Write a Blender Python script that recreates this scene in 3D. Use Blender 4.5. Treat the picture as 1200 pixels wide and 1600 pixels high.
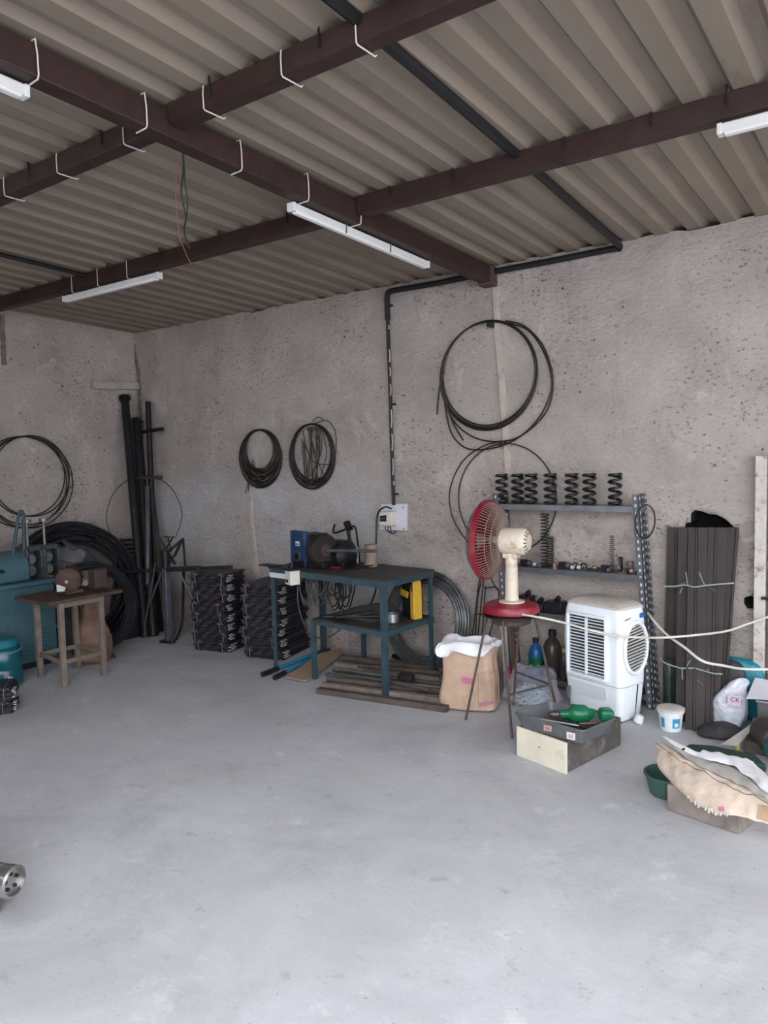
import bpy, math, random
from mathutils import Matrix, Vector, noise as mnoise
random.seed(7)
PI = math.pi
S = bpy.context.scene
for o in list(bpy.data.objects):
    bpy.data.objects.remove(o)

# ------------------------------------------------------------------ camera
F_PX, YAW, PITCH, ROLL = 1178.3, -.6273, -.07107, -.02308
_f = Vector((math.sin(YAW), math.cos(YAW), 0)); _r = Vector((math.cos(YAW), -math.sin(YAW), 0)); _u = Vector((0, 0, 1))
FW = _f*math.cos(PITCH) + _u*math.sin(PITCH)
U2 = _u*math.cos(PITCH) - _f*math.sin(PITCH)
RT = _r*math.cos(ROLL) + U2*math.sin(ROLL)
UP = U2*math.cos(ROLL) - _r*math.sin(ROLL)
EYE = Vector((0, 0, 1.5))
cd = bpy.data.cameras.new('camera'); cam = bpy.data.objects.new('camera', cd); S.collection.objects.link(cam)
cd.sensor_fit = 'VERTICAL'; cd.sensor_height = 36; cd.sensor_width = 27; cd.lens = 36*F_PX/1600
cd.clip_start = .02
m = Matrix((RT, UP, -FW)).transposed().to_4x4(); m.translation = EYE
cam.matrix_world = m
S.camera = cam

# ------------------------------------------------------------------ light and exposure
S.view_settings.view_transform = 'Standard'; S.view_settings.look = 'None'
S.view_settings.gamma = 1; S.view_settings.use_curve_mapping = False
S.view_settings.exposure = 1.2
w = bpy.data.worlds.new('overcast_sky'); S.world = w; w.use_nodes = True
SKY_GAIN = 2.62
def build_sky():   # overcast sky: brighter towards the zenith and in front of the open side of the shed
    nt = w.node_tree; N = nt.nodes; L = nt.links; bg = N['Background']
    tc = N.new('ShaderNodeTexCoord'); sp = N.new('ShaderNodeSeparateXYZ'); L.new(tc.outputs['Generated'], sp.inputs[0])
    r = N.new('ShaderNodeMapRange'); L.new(sp.outputs[2], r.inputs[0])
    for i, x in enumerate((-.02, 1, .78, 1.0)): r.inputs[i+1].default_value = x
    q = N.new('ShaderNodeMapRange'); L.new(sp.outputs[1], q.inputs[0])
    for i, x in enumerate((-1, 1, 1.5, .5)): q.inputs[i+1].default_value = x
    m1 = N.new('ShaderNodeMath'); m1.operation = 'MULTIPLY'; L.new(r.outputs[0], m1.inputs[0]); L.new(q.outputs[0], m1.inputs[1])
    q2 = N.new('ShaderNodeMapRange'); L.new(sp.outputs[0], q2.inputs[0])
    for i, x in enumerate((-1, 1, 1.2, .75)): q2.inputs[i+1].default_value = x
    m3 = N.new('ShaderNodeMath'); m3.operation = 'MULTIPLY'; L.new(m1.outputs[0], m3.inputs[0]); L.new(q2.outputs[0], m3.inputs[1]); m1 = m3
    m2 = N.new('ShaderNodeMath'); m2.operation = 'MULTIPLY'; L.new(m1.outputs[0], m2.inputs[0]); m2.inputs[1].default_value = SKY_GAIN
    bg.inputs[0].default_value = (.90, .94, 1.0, 1); L.new(m2.outputs[0], bg.inputs[1])
build_sky()
FRONT_Y = -2.6; RIGHT_X = 2.4
OPEN_X0, OPEN_X1, OPEN_H = -3.0, 2.2, 2.75
ROOF_Y0 = .55      # unseen near edge of the roof, cut back so sky light reaches the floor

# ------------------------------------------------------------------ points in the room (measured on known planes)
YW = 4.55; XL = -6.2; ZC = 2.745; TS = math.tan(math.radians(2.16))
def ray(x, y): return FW + RT*((x-600)/F_PX) - UP*((y-800)/F_PX)
def fl(x, y, z=0): d = ray(x, y); return EYE + d*((z-1.5)/d.z)
def wl(x, y, Y=4.53): d = ray(x, y); return EYE + d*(Y/d.y)
def sx(x, y, X): d = ray(x, y); return EYE + d*(X/d.x)
def ceil_z(Y): return ZC + (YW-Y)*TS

# ------------------------------------------------------------------ materials
MATS = {}
def mat(name, c, rough=.65, metal=0., var=.25, scale=9., bump=.0, dirt=None, dirt_amt=.5, dirt_scale=5., c2=None, spec=.4, stretch=None):
    if name in MATS: return MATS[name]
    m = bpy.data.materials.new(name); m.use_nodes = True; MATS[name] = m
    nt = m.node_tree; N = nt.nodes; L = nt.links; b = N['Principled BSDF']
    b.inputs['Roughness'].default_value = rough; b.inputs['Metallic'].default_value = metal
    b.inputs['Specular IOR Level'].default_value = spec
    tc = N.new('ShaderNodeTexCoord'); vec = tc.outputs['Object']
    if stretch:
        mp = N.new('ShaderNodeMapping'); mp.inputs['Scale'].default_value = stretch; L.new(vec, mp.inputs[0]); vec = mp.outputs[0]
    nz = N.new('ShaderNodeTexNoise'); nz.inputs['Scale'].default_value = scale; nz.inputs['Detail'].default_value = 6; L.new(vec, nz.inputs['Vector'])
    cr = N.new('ShaderNodeValToRGB'); cr.color_ramp.elements[0].position = .3; cr.color_ramp.elements[1].position = .7
    d = c2 or tuple(x*(1-var) for x in c); l = tuple(min(1, x*(1+var*.35)) for x in c)
    cr.color_ramp.elements[0].color = (*d, 1); cr.color_ramp.elements[1].color = (*l, 1)
    L.new(nz.outputs['Fac'], cr.inputs[0]); out = cr.outputs[0]
    if dirt:
        n2 = N.new('ShaderNodeTexNoise'); n2.inputs['Scale'].default_value = dirt_scale; n2.inputs['Detail'].default_value = 8; n2.inputs['Roughness'].default_value = .7
        L.new(vec, n2.inputs['Vector'])
        r2 = N.new('ShaderNodeMapRange'); r2.inputs[1].default_value = .62-.25*dirt_amt; r2.inputs[2].default_value = .8-.2*dirt_amt
        L.new(n2.outputs['Fac'], r2.inputs[0])
        mx = N.new('ShaderNodeMix'); mx.data_type = 'RGBA'; L.new(r2.outputs[0], mx.inputs[0]); L.new(out, mx.inputs[6]); mx.inputs[7].default_value = (*dirt, 1); out = mx.outputs[2]
    L.new(out, b.inputs['Base Color'])
    if bump:
        bp = N.new('ShaderNodeBump'); bp.inputs['Strength'].default_value = bump; bp.inputs['Distance'].default_value = .01
        L.new(nz.outputs['Fac'], bp.inputs['Height']); L.new(bp.outputs[0], b.inputs['Normal'])
    return m
def film(name, c, alpha, rough=.25):
    m = bpy.data.materials.new(name); m.use_nodes = True; nt = m.node_tree; N = nt.nodes; L = nt.links
    b = N['Principled BSDF']; b.inputs['Base Color'].default_value = (*c, 1); b.inputs['Roughness'].default_value = rough
    tc = N.new('ShaderNodeTexCoord'); nz = N.new('ShaderNodeTexNoise'); nz.inputs['Scale'].default_value = 30; L.new(tc.outputs['Object'], nz.inputs['Vector'])
    bp = N.new('ShaderNodeBump'); bp.inputs['Strength'].default_value = .8; bp.inputs['Distance'].default_value = .02
    L.new(nz.outputs['Fac'], bp.inputs['Height']); L.new(bp.outputs[0], b.inputs['Normal'])
    t = N.new('ShaderNodeBsdfTransparent'); mx = N.new('ShaderNodeMixShader'); mx.inputs[0].default_value = alpha
    L.new(t.outputs[0], mx.inputs[1]); L.new(b.outputs[0], mx.inputs[2]); L.new(mx.outputs[0], N['Material Output'].inputs[0])
    MATS[name] = m
    return m
def plaster(name, band=True):
    m = bpy.data.materials.new(name); m.use_nodes = True; nt = m.node_tree; N = nt.nodes; L = nt.links; b = N['Principled BSDF']
    b.inputs['Roughness'].default_value = .92; b.inputs['Specular IOR Level'].default_value = .15
    tc = N.new('ShaderNodeTexCoord'); P = tc.outputs['Object']
    def nz(s, d=6, r=.6, vec=None, dist=0.):
        n = N.new('ShaderNodeTexNoise'); n.inputs['Scale'].default_value = s; n.inputs['Detail'].default_value = d; n.inputs['Roughness'].default_value = r
        n.inputs['Distortion'].default_value = dist; L.new(vec or P, n.inputs['Vector']); return n.outputs['Fac']
    def rng(v, a, c, lo=0., hi=1.):
        r = N.new('ShaderNodeMapRange'); r.interpolation_type = 'SMOOTHSTEP'
        for i, x in enumerate((a, c, lo, hi)): r.inputs[i+1].default_value = x
        L.new(v, r.inputs[0]); return r.outputs[0]
    def mul(a, c):
        n = N.new('ShaderNodeMath'); n.operation = 'MULTIPLY'; L.new(a, n.inputs[0])
        if isinstance(c, float): n.inputs[1].default_value = c
        else: L.new(c, n.inputs[1])
        return n.outputs[0]
    def mix(f, a, col):
        x = N.new('ShaderNodeMix'); x.data_type = 'RGBA'; L.new(f, x.inputs[0]); L.new(a, x.inputs[6]); x.inputs[7].default_value = (*col, 1); return x.outputs[2]
    cr = N.new('ShaderNodeValToRGB'); e = cr.color_ramp.elements; e[0].position = .3; e[1].position = .72
    e[0].color = (.43, .37, .34, 1); e[1].color = (.60, .53, .49, 1)
    L.new(nz(2.6, 8, .65), cr.inputs[0]); col = cr.outputs[0]
    # big soft grime patches, vertical streaks
    mp = N.new('ShaderNodeMapping'); mp.inputs['Scale'].default_value = (5, 5, .7); L.new(P, mp.inputs[0])
    col = mix(mul(rng(nz(1.6, 6, .7, mp.outputs[0]), .56, .74), .35), col, (.30, .255, .225))
    # flaked dark specks in clusters, trowel drags
    ms = N.new('ShaderNodeMapping'); ms.inputs['Scale'].default_value = (1, 1, 1.7); L.new(P, ms.inputs[0]); SV = ms.outputs[0]
    cl_ = rng(nz(1.7, 5, .6), .40, .62)
    col = mix(mul(rng(nz(34, 6, .66, SV), .57, .64), mul(cl_, .85)), col, (.12, .097, .083))
    col = mix(mul(rng(nz(11, 10, .74, SV, .8), .615, .67), mul(cl_, .8)), col, (.17, .14, .12))
    col = mix(mul(rng(nz(29, 3, .5), .695, .735), .95), col, (.06, .05, .04))
    col = mix(mul(rng(nz(4.5, 9, .75, SV), .58, .74), .28), col, (.24, .205, .185))
    col = mix(mul(rng(nz(3.1, 8, .7, None, 1.), .55, .68), .6), col, (.68, .63, .595))
    sep = N.new('ShaderNodeSeparateXYZ'); L.new(P, sep.inputs[0])
    if band:
        zz = sep.outputs[2]
        up = rng(zz, 1.28, 1.0); dn = rng(zz, .62, .9)
        bnd = mul(mul(up, dn), rng(sep.outputs[0], -4.1, -3.3))
        col = mix(mul(mul(bnd, rng(nz(4.5, 9, .78), .46, .64)), .55), col, (.235, .185, .145))
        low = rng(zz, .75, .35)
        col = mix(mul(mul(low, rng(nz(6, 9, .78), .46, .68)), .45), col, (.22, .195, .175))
        sky_tint = mul(rng(zz, 1.6, 1.1), mul(rng(zz, .3, .5), rng(sep.outputs[0], -2.9, -3.6)))  # bluish sky light on the lower left wall, painted into its colour
        col = mix(mul(mul(sky_tint, rng(nz(1.1, 5), .36, .58)), .75), col, (.60, .60, .63))
    L.new(col, b.inputs['Base Color'])
    a = N.new('ShaderNodeMath'); a.operation = 'MULTIPLY_ADD'; L.new(nz(26, 7, .66, SV), a.inputs[0]); a.inputs[1].default_value = .8; L.new(nz(6, 9, .7, SV), a.inputs[2])
    bp = N.new('ShaderNodeBump'); bp.inputs['Strength'].default_value = .9; bp.inputs['Distance'].default_value = .035
    L.new(a.outputs[0], bp.inputs['Height']); L.new(bp.outputs[0], b.inputs['Normal'])
    return m
def concrete():
    m = bpy.data.materials.new('concrete_floor'); m.use_nodes = True; nt = m.node_tree; N = nt.nodes; L = nt.links; b = N['Principled BSDF']
    b.inputs['Roughness'].default_value = .72; b.inputs['Specular IOR Level'].default_value = .25
    tc = N.new('ShaderNodeTexCoord'); P = tc.outputs['Object']
    def nz(s, d=6, r=.6, vec=None, dist=0.):
        n = N.new('ShaderNodeTexNoise'); n.inputs['Scale'].default_value = s; n.inputs['Detail'].default_value = d; n.inputs['Roughness'].default_value = r
        n.inputs['Distortion'].default_value = dist; L.new(vec or P, n.inputs['Vector']); return n.outputs['Fac']
    def rng(v, a, c, hi=1.):
        r = N.new('ShaderNodeMapRange'); r.interpolation_type = 'SMOOTHSTEP'
        for i, x in enumerate((a, c, 0, hi)): r.inputs[i+1].default_value = x
        L.new(v, r.inputs[0]); return r.outputs[0]
    def mix(f, a, col):
        x = N.new('ShaderNodeMix'); x.data_type = 'RGBA'; L.new(f, x.inputs[0]); L.new(a, x.inputs[6]); x.inputs[7].default_value = (*col, 1); return x.outputs[2]
    cr = N.new('ShaderNodeValToRGB'); e = cr.color_ramp.elements; e[0].position = .28; e[1].position = .72
    e[0].color = (.39, .385, .405, 1); e[1].color = (.52, .515, .54, 1)
    L.new(nz(1.7, 10, .68, None, .4), cr.inputs[0]); col = cr.outputs[0]
    col = mix(rng(nz(5, 9, .72), .56, .70, .55), col, (.64, .64, .65))
    col = mix(rng(nz(9, 8, .7), .58, .70, .5), col, (.25, .25, .26))
    col = mix(rng(nz(.9, 8, .7, None, .8), .50, .68, .45), col, (.30, .295, .305))
    mp = N.new('ShaderNodeMapping'); mp.inputs['Rotation'].default_value = (0, 0, .75); mp.inputs['Scale'].default_value = (1.5, 9, 1); L.new(P, mp.inputs[0])
    col = mix(rng(nz(2.2, 8, .7, mp.outputs[0]), .60, .70, .35), col, (.25, .245, .25))
    col = mix(rng(nz(60, 2), .70, .74, .6), col, (.13, .125, .12))
    L.new(col, b.inputs['Base Color'])
    bp = N.new('ShaderNodeBump'); bp.inputs['Strength'].default_value = .28; bp.inputs['Distance'].default_value = .01
    L.new(nz(14, 9, .7), bp.inputs['Height']); L.new(bp.outputs[0], b.inputs['Normal'])
    return m
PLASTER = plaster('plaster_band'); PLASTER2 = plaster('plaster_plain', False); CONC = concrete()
SHEET = mat('roof_sheet', (.245, .20, .158), .6, 0, .18, 3, 0, stretch=(1, .3, 1), dirt=(.15, .11, .09), dirt_amt=.2)
BROWN = mat('oxide_brown', (.042, .021, .018), .55, 0, .3, 12)
BLACK = mat('black_plastic', (.012, .012, .013), .5, 0, .3)
HOLE_SHADE = mat('cavity_shade', (.006, .005, .005), .95)  # black stands in for the deep shade inside the wall holes
WHITE = mat('white_paint', (.72, .72, .70), .45, 0, .08, 6)
HOOKW = mat('white_wire', (.62, .60, .55), .5, 0, .1)
DIFF = mat('tube_diffuser', (.80, .80, .78), .35, 0, .05)
WIREB = mat('dark_wire', (.030, .024, .022), .5, .35, .4, 20)
WIREG = mat('grey_wire', (.16, .16, .16), .38, .75, .4, 20)
STEELD = mat('dark_steel', (.045, .042, .045), .5, .4, .4, 14, .15)
STEELB = mat('blackened_steel', (.018, .017, .020), .45, .3, .5, 16, .2)
PLATE = mat('bundle_plate', (.034, .030, .038), .5, .2, .5, 12, .2)
STEELG = mat('grey_steel', (.24, .245, .25), .42, .7, .35, 14)
STEELL = mat('bright_steel', (.55, .56, .58), .28, .9, .25, 14)
GALV = mat('rack_grey', (.115, .125, .135), .5, .3, .3, 14)
RACKSH = mat('shelf_grey', (.20, .205, .22), .45, .35, .3, 10)
HOLEW = mat('slot_pale', (.55, .55, .54), .7, 0, .1)  # pale fill of the slots in the rack uprights
TEALF = mat('bench_teal', (.045, .085, .105), .55, .1, .35, 14, 0, dirt=(.05, .045, .04), dirt_amt=.3)
BENCHT = mat('bench_top', (.06, .055, .055), .6, .1, .4, 8, .1, dirt=(.12, .10, .085), dirt_amt=.25)
MTEAL = mat('machine_teal', (.06, .13, .16), .5, 0, .25, 5, 0, dirt=(.05, .075, .08), dirt_amt=.25)
BLUE = mat('panel_blue', (.018, .05, .14), .5, 0, .3, 8)
RUST = mat('rusty_metal', (.095, .058, .045), .8, .1, .45, 14, .3, dirt=(.05, .035, .03), dirt_amt=.5)
RUSTB = mat('rusty_bar', (.13, .105, .092), .7, .3, .45, 10, .3, dirt=(.07, .045, .035), dirt_amt=.5, stretch=(1, 3, 3))
SLATB = mat('slat_brown', (.045, .032, .028), .8, .1, .3)
WOODG = mat('grey_wood', (.24, .20, .175), .85, 0, .35, 6, .25, stretch=(2, 12, 2))
WOODT = mat('stool_wood', (.21, .165, .135), .8, 0, .35, 8, .2, dirt=(.09, .06, .045), dirt_amt=.3)
WOODC = mat('cream_board', (.66, .61, .49), .75, 0, .12, 8, .1, dirt=(.35, .30, .24), dirt_amt=.15)
WOODD = mat('dirty_wood', (.10, .088, .08), .9, 0, .4, 10, .5, dirt=(.22, .20, .18), dirt_amt=.4, dirt_scale=14)
BOARDB = mat('hardboard', (.36, .25, .175), .8, 0, .12, 6)
SACK = mat('sack_brown', (.50, .345, .25), .8, 0, .16, 14, .8, dirt=(.30, .20, .14), dirt_amt=.2)
SACKP = mat('sack_pale', (.60, .49, .40), .8, 0, .16, 16, .9, dirt=(.40, .30, .24), dirt_amt=.2)
SACKD = mat('sack_shop', (.20, .12, .085), .8, 0, .45, 12, .9, dirt=(.16, .05, .055), dirt_amt=.25)
LINER = mat('white_liner', (.80, .80, .82), .55, 0, .12, 9, .4)
LINERG = mat('grey_liner', (.40, .38, .36), .7, 0, .2, 9, .3)
PINK = mat('pink_print', (.52, .17, .27), .8, 0, .2)
FOLDK = mat('fold_dark', (.20, .12, .09), .8, 0, .2)
RED = mat('fan_red', (.24, .012, .03), .35, 0, .2, 9, 0, dirt=(.25, .09, .08), dirt_amt=.25)
CREAM = mat('fan_cream', (.66, .57, .46), .5, 0, .15, 6, 0, dirt=(.24, .16, .11), dirt_amt=.42, dirt_scale=9)
GRILLEC = mat('cage_cream', (.27, .20, .165), .6, 0, .3, 10)
BLADE = mat('fan_blade', (.23, .13, .11), .5, 0, .3)
COOLW = mat('cooler_white', (.80, .845, .89), .4, 0, .05, 4, 0, dirt=(.62, .58, .52), dirt_amt=.12, dirt_scale=3)
COOLTOP = mat('cooler_dusty_top', (.55, .51, .46), .8, 0, .25, 5, 0, dirt=(.33, .26, .2), dirt_amt=.35)
COOLD = mat('cooler_dark', (.025, .025, .027), .7)
GREEN = mat('drill_green', (.008, .13, .055), .3, 0, .2, 8)
GREEND = mat('dark_green', (.012, .032, .024), .5, 0, .25)
GREENT = mat('tub_green', (.045, .105, .08), .4, 0, .3, 7, 0, dirt=(.03, .06, .05), dirt_amt=.3)
TRAY = mat('tray_grey', (.15, .16, .165), .5, .35, .3, 12, .1)
YEL = mat('yellow_paint', (.60, .36, .03), .5, 0, .2, 9, 0, dirt=(.25, .13, .03), dirt_amt=.3)
CABLEC = mat('cream_cable', (.64, .61, .54), .5, 0, .1)
CABLEK = mat('black_cable', (.02, .019, .019), .5, 0, .3)
CABLEO = mat('orange_wire', (.22, .07, .035), .5, 0, .1)
CUTB = mat('cutter_blue', (.02, .23, .42), .4, 0, .15)
PLANK = mat('plank_brown', (.050, .040, .038), .7, .1, .2, 4, .08, stretch=(6, 6, .5))
STRAP = mat('strap_green', (.27, .33, .31), .35, 0, .3)
PAILW = mat('pail_white', (.74, .77, .78), .4, 0, .06)
PAILB = mat('pail_blue', (.05, .28, .48), .4, 0, .15)
JUG = mat('jug_teal', (.004, .09, .12), .22, 0, .2, 5, spec=.6)
TEALBAG = mat('teal_bag', (.01, .18, .24), .4, 0, .25, 8, .5)
BLKBAG = mat('black_bag', (.05, .048, .055), .45, 0, .5, 10, .8)
CLOTHK = mat('dark_rag', (.055, .05, .052), .9, 0, .4, 12, .8)
PAPER = mat('paper', (.70, .70, .78), .7, 0, .05)
BOTB = mat('bottle_blue', (.015, .10, .30), .3, 0, .15)
BOTK = mat('bottle_dark', (.055, .04, .035), .25, 0, .2)
OCHRE = mat('ochre', (.55, .38, .10), .6)
TEALX = mat('teal_motor', (.01, .15, .18), .4, 0, .3)
NAIL = mat('zinc_nail', (.55, .66, .72), .35, .3, .25)
SWW = mat('switch_cream', (.68, .63, .56), .5, 0, .1)
BOARDW = mat('white_board', (.66, .65, .71), .5, 0, .06)
COPPER = mat('copper', (.22, .12, .075), .4, .6, .3)
STRIPE = mat('cut_ends', (.44, .42, .43), .6, .2, .35, 30)
PIPEW = mat('flaking_white', (.52, .48, .44), .7, 0, .2, 6, .2, dirt=(.16, .075, .05), dirt_amt=.42, dirt_scale=22)
SEAM = mat('seam_plaster', (.50, .43, .37), .9, 0, .2, 8, .4, dirt=(.12, .09, .07), dirt_amt=.38, dirt_scale=12)
MORTAR = mat('mortar_patch', (.31, .27, .245), .95, 0, .2, 14, .6)
FILM = film('clear_film', (.62, .64, .74), .17, .12); FILMW = film('milky_film', (.72, .72, .80), .75)

# ------------------------------------------------------------------ mesh helper
class M:
    def __init__(s, T=None): s.v = []; s.f = []; s.T = T; s.k = 0; s.fk = []
    def add(s, vs, fs):
        n = len(s.v)
        s.v += [(s.T @ Vector(v)) if s.T else Vector(v) for v in vs]
        s.f += [[i+n for i in f] for f in fs]; s.fk += [s.k]*len(fs); return s
    def box(s, c, d, R=None):
        x, y, z = d[0]/2, d[1]/2, d[2]/2; c = Vector(c)
        vs = [Vector((a*x, b*y, e*z)) for e in (-1, 1) for a, b in ((-1, -1), (1, -1), (1, 1), (-1, 1))]
        vs = [c + ((R @ v) if R else v) for v in vs]
        return s.add(vs, [(3, 2, 1, 0), (4, 5, 6, 7), (0, 1, 5, 4), (1, 2, 6, 5), (2, 3, 7, 6), (3, 0, 4, 7)])
    def bar(s, p, q, a, b, up=(0, 0, 1)):
        p = Vector(p); q = Vector(q); d = (q-p); z = d.normalized(); up = Vector(up)
        if abs(z.dot(up.normalized())) > .98: up = Vector((1, 0, 0))
        x = up.cross(z).normalized(); y = z.cross(x)
        R = Matrix((x, y, z)).transposed()
        return s.box((p+q)/2, (a, b, d.length), R)
    def frame(s, ax):
        z = Vector(ax).normalized(); t = Vector((0, 0, 1)) if abs(z.z) < .9 else Vector((1, 0, 0))
        x = t.cross(z).normalized(); return x, z.cross(x), z
    def lathe(s, prof, o, ax=(0, 0, 1), n=24):
        x, y, z = s.frame(ax); o = Vector(o); vs = []; fs = []
        for r, h in prof:
            for i in range(n):
                a = 2*PI*i/n; vs.append(o + z*h + x*(r*math.cos(a)) + y*(r*math.sin(a)))
        for j in range(len(prof)-1):
            for i in range(n):
                k = (i+1) % n; fs.append((j*n+i, j*n+k, (j+1)*n+k, (j+1)*n+i))
        fs.append(tuple(range(n-1, -1, -1))); fs.append(tuple(range((len(prof)-1)*n, len(prof)*n)))
        return s.add(vs, fs)
    def cyl(s, p, q, r, r2=None, n=16):
        p = Vector(p); d = Vector(q)-p; return s.lathe([(r, 0), (r if r2 is None else r2, d.length)], p, d, n)
    def tube(s, pts, r, n=6, closed=False):
        pts = [Vector(p) for p in pts]; k = len(pts); vs = []; fs = []; x = None
        for i, p in enumerate(pts):
            a = pts[i-1] if (i > 0 or closed) else p; b = pts[(i+1) % k] if (i < k-1 or closed) else p
            t = (b-a).normalized()
            if x is None: x, _, _ = s.frame(t)
            x = (x - t*x.dot(t)).normalized(); y = t.cross(x)
            rr = r(i/(k-1)) if callable(r) else r
            for j in range(n):
                an = 2*PI*j/n; vs.append(p + x*(rr*math.cos(an)) + y*(rr*math.sin(an)))
        for i in range(k if closed else k-1):
            i2 = (i+1) % k
            for j in range(n):
                j2 = (j+1) % n; fs.append((i*n+j, i*n+j2, i2*n+j2, i2*n+j))
        if not closed: fs += [tuple(range(n-1, -1, -1)), tuple(range((k-1)*n, k*n))]
        return s.add(vs, fs)
    def torus(s, c, ax, R, r, n=40, m=8):
        x, y, z = s.frame(ax); c = Vector(c)
        return s.tube([c + x*(R*math.cos(2*PI*i/n)) + y*(R*math.sin(2*PI*i/n)) for i in range(n)], r, m, True)
    def prism(s, poly, h0, h1):
        n = len(poly); vs = [(x, y, h0) for x, y in poly] + [(x, y, h1) for x, y in poly]
        fs = [tuple(range(n-1, -1, -1)), tuple(range(n, 2*n))] + [(i, (i+1) % n, n+(i+1) % n, n+i) for i in range(n)]
        return s.add(vs, fs)
    def slab(s, pts, d):
        n = len(pts); d = Vector(d); vs = [Vector(p) for p in pts] + [Vector(p)+d for p in pts]
        return s.add(vs, [tuple(range(n)), tuple(range(2*n-1, n-1, -1))] + [(i, n+i, n+(i+1) % n, (i+1) % n) for i in range(n)])
    def loft(s, rings, cap=True):
        n = len(rings[0]); vs = [p for r in rings for p in r]; fs = []
        for j in range(len(rings)-1):
            for i in range(n):
                k = (i+1) % n; fs.append((j*n+i, j*n+k, (j+1)*n+k, (j+1)*n+i))
        if cap: fs += [tuple(range(n-1, -1, -1)), tuple(range((len(rings)-1)*n, len(rings)*n))]
        return s.add(vs, fs)
    def grid(s, fn, nu, nv, thick=None):
        vs = [Vector(fn(i/nu, j/nv)) for j in range(nv+1) for i in range(nu+1)]; W = nu+1
        fs = [(j*W+i, j*W+i+1, (j+1)*W+i+1, (j+1)*W+i) for j in range(nv) for i in range(nu)]
        if thick:
            n = len(vs); t = Vector(thick); vs += [v+t for v in vs]; fs += [tuple(n+i for i in reversed(f)) for f in fs]
            edge = [i for i in range(W)] + [j*W+nu for j in range(1, nv+1)] + [nv*W+i for i in range(nu-1, -1, -1)] + [j*W for j in range(nv-1, 0, -1)]
            fs += [(edge[k], n+edge[k], n+edge[(k+1) % len(edge)], edge[(k+1) % len(edge)]) for k in range(len(edge))]
        return s.add(vs, fs)
    def rough(s, amp, sc, seed=0):
        for i, v in enumerate(s.v):
            s.v[i] = v + Vector(mnoise.noise_vector(v*sc + Vector((seed, seed*1.7, 3.1))))*amp
        return s
    def build(s, name, m, parent=None, bev=0, sub=0, ang=40):
        if parent is not None: org = wpos(parent)
        else:
            lo = [min(v[i] for v in s.v) for i in range(3)]; hi = [max(v[i] for v in s.v) for i in range(3)]
            org = Vector(((lo[0]+hi[0])/2, (lo[1]+hi[1])/2, lo[2]))
        return s._mk(name, m, parent, org, bev, sub, ang)
    def world(s, name, m, ang=40): return s._mk(name, m, None, Vector((0, 0, 0)), 0, 0, ang)
    def _mk(s, name, m, parent, org, bev, sub, ang):
        me = bpy.data.meshes.new(name); me.from_pydata([v-org for v in s.v], [], s.f)
        
        for mm in (m if isinstance(m, (list, tuple)) else [m]): me.materials.append(mm)
        me.polygons.foreach_set('material_index', s.fk); me.update()
        import bmesh
        bm = bmesh.new(); bm.from_mesh(me); bmesh.ops.recalc_face_normals(bm, faces=bm.faces); bm.to_mesh(me); bm.free()
        me.shade_smooth(); me.set_sharp_from_angle(angle=math.radians(ang))
        o = bpy.data.objects.new(name, me); S.collection.objects.link(o)
        if parent is not None: o.parent = parent; o.location = (0, 0, 0)
        else: o.location = org
        if bev:
            b = o.modifiers.new('edge', 'BEVEL'); b.width = bev; b.segments = 2; b.limit_method = 'ANGLE'; b.angle_limit = math.radians(40)
        if sub:
            b = o.modifiers.new('soft', 'SUBSURF'); b.levels = sub; b.render_levels = sub
        return o
def wpos(o):
    p = Vector(o.location)
    while o.parent is not None: o = o.parent; p += Vector(o.location)
    return p
def tag(o, label, cat, group=None):
    o['label'] = label; o['category'] = cat
    if group: o['group'] = group
    return o
def thing(name, label, cat, loc, group=None):
    o = bpy.data.objects.new(name, None); S.collection.objects.link(o); o.location = loc; o.empty_display_size = .05
    return tag(o, label, cat, group)
def struct(o): o['kind'] = 'structure'; return o
def copy_tree(o, parent=None):
    c = o.copy(); S.collection.objects.link(c)
    if parent is not None: c.parent = parent
    for ch in list(o.children): copy_tree(ch, c)
    return c
def basis(o, u, v):
    u = Vector(u); v = Vector(v); z = Vector((0, 0, 1)); T = Matrix((u.to_3d(), v.to_3d(), z)).transposed().to_4x4(); T.translation = Vector(o); return T
def arc(c, x, y, r, a0, a1, n=16):
    c = Vector(c); x = Vector(x); y = Vector(y)
    return [c + x*(r*math.cos(a0+(a1-a0)*i/n)) + y*(r*math.sin(a0+(a1-a0)*i/n)) for i in range(n+1)]
def smooth_path(pts, n=8):
    pts = [Vector(p) for p in pts]; out = []
    for i in range(len(pts)-1):
        p0 = pts[max(i-1, 0)]; p1 = pts[i]; p2 = pts[i+1]; p3 = pts[min(i+2, len(pts)-1)]
        for k in range(n):
            t = k/n; out.append(.5*((2*p1)+(p2-p0)*t+(2*p0-5*p1+4*p2-p3)*t*t+(3*p1-p0-3*p2+p3)*t**3))
    return out+[pts[-1]]
def text_mesh(txt, size, T, name, m, parent):
    cu = bpy.data.curves.new('lettering', 'FONT'); cu.body = txt; cu.size = size; cu.extrude = .0006
    t = bpy.data.objects.new('lettering', cu); S.collection.objects.link(t)
    bpy.context.view_layer.update()
    me = bpy.data.meshes.new_from_object(t.evaluated_get(bpy.context.evaluated_depsgraph_get()))
    bpy.data.objects.remove(t)
    org = wpos(parent); me.transform(Matrix.Translation(-org) @ T); me.materials.clear(); me.materials.append(m)
    o = bpy.data.objects.new(name, me); S.collection.objects.link(o); o.parent = parent; return o
X = Vector((1, 0, 0)); Y = Vector((0, 1, 0)); Z = Vector((0, 0, 1))

# ================================================================== SETTING
# floor
fm = M(); fm.box(((XL+RIGHT_X)/2+.2, (FRONT_Y-6+YW)/2+.1, -.1), (RIGHT_X-XL+8, YW-FRONT_Y+7, .2)); struct(fm.world('floor', CONC))
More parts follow.
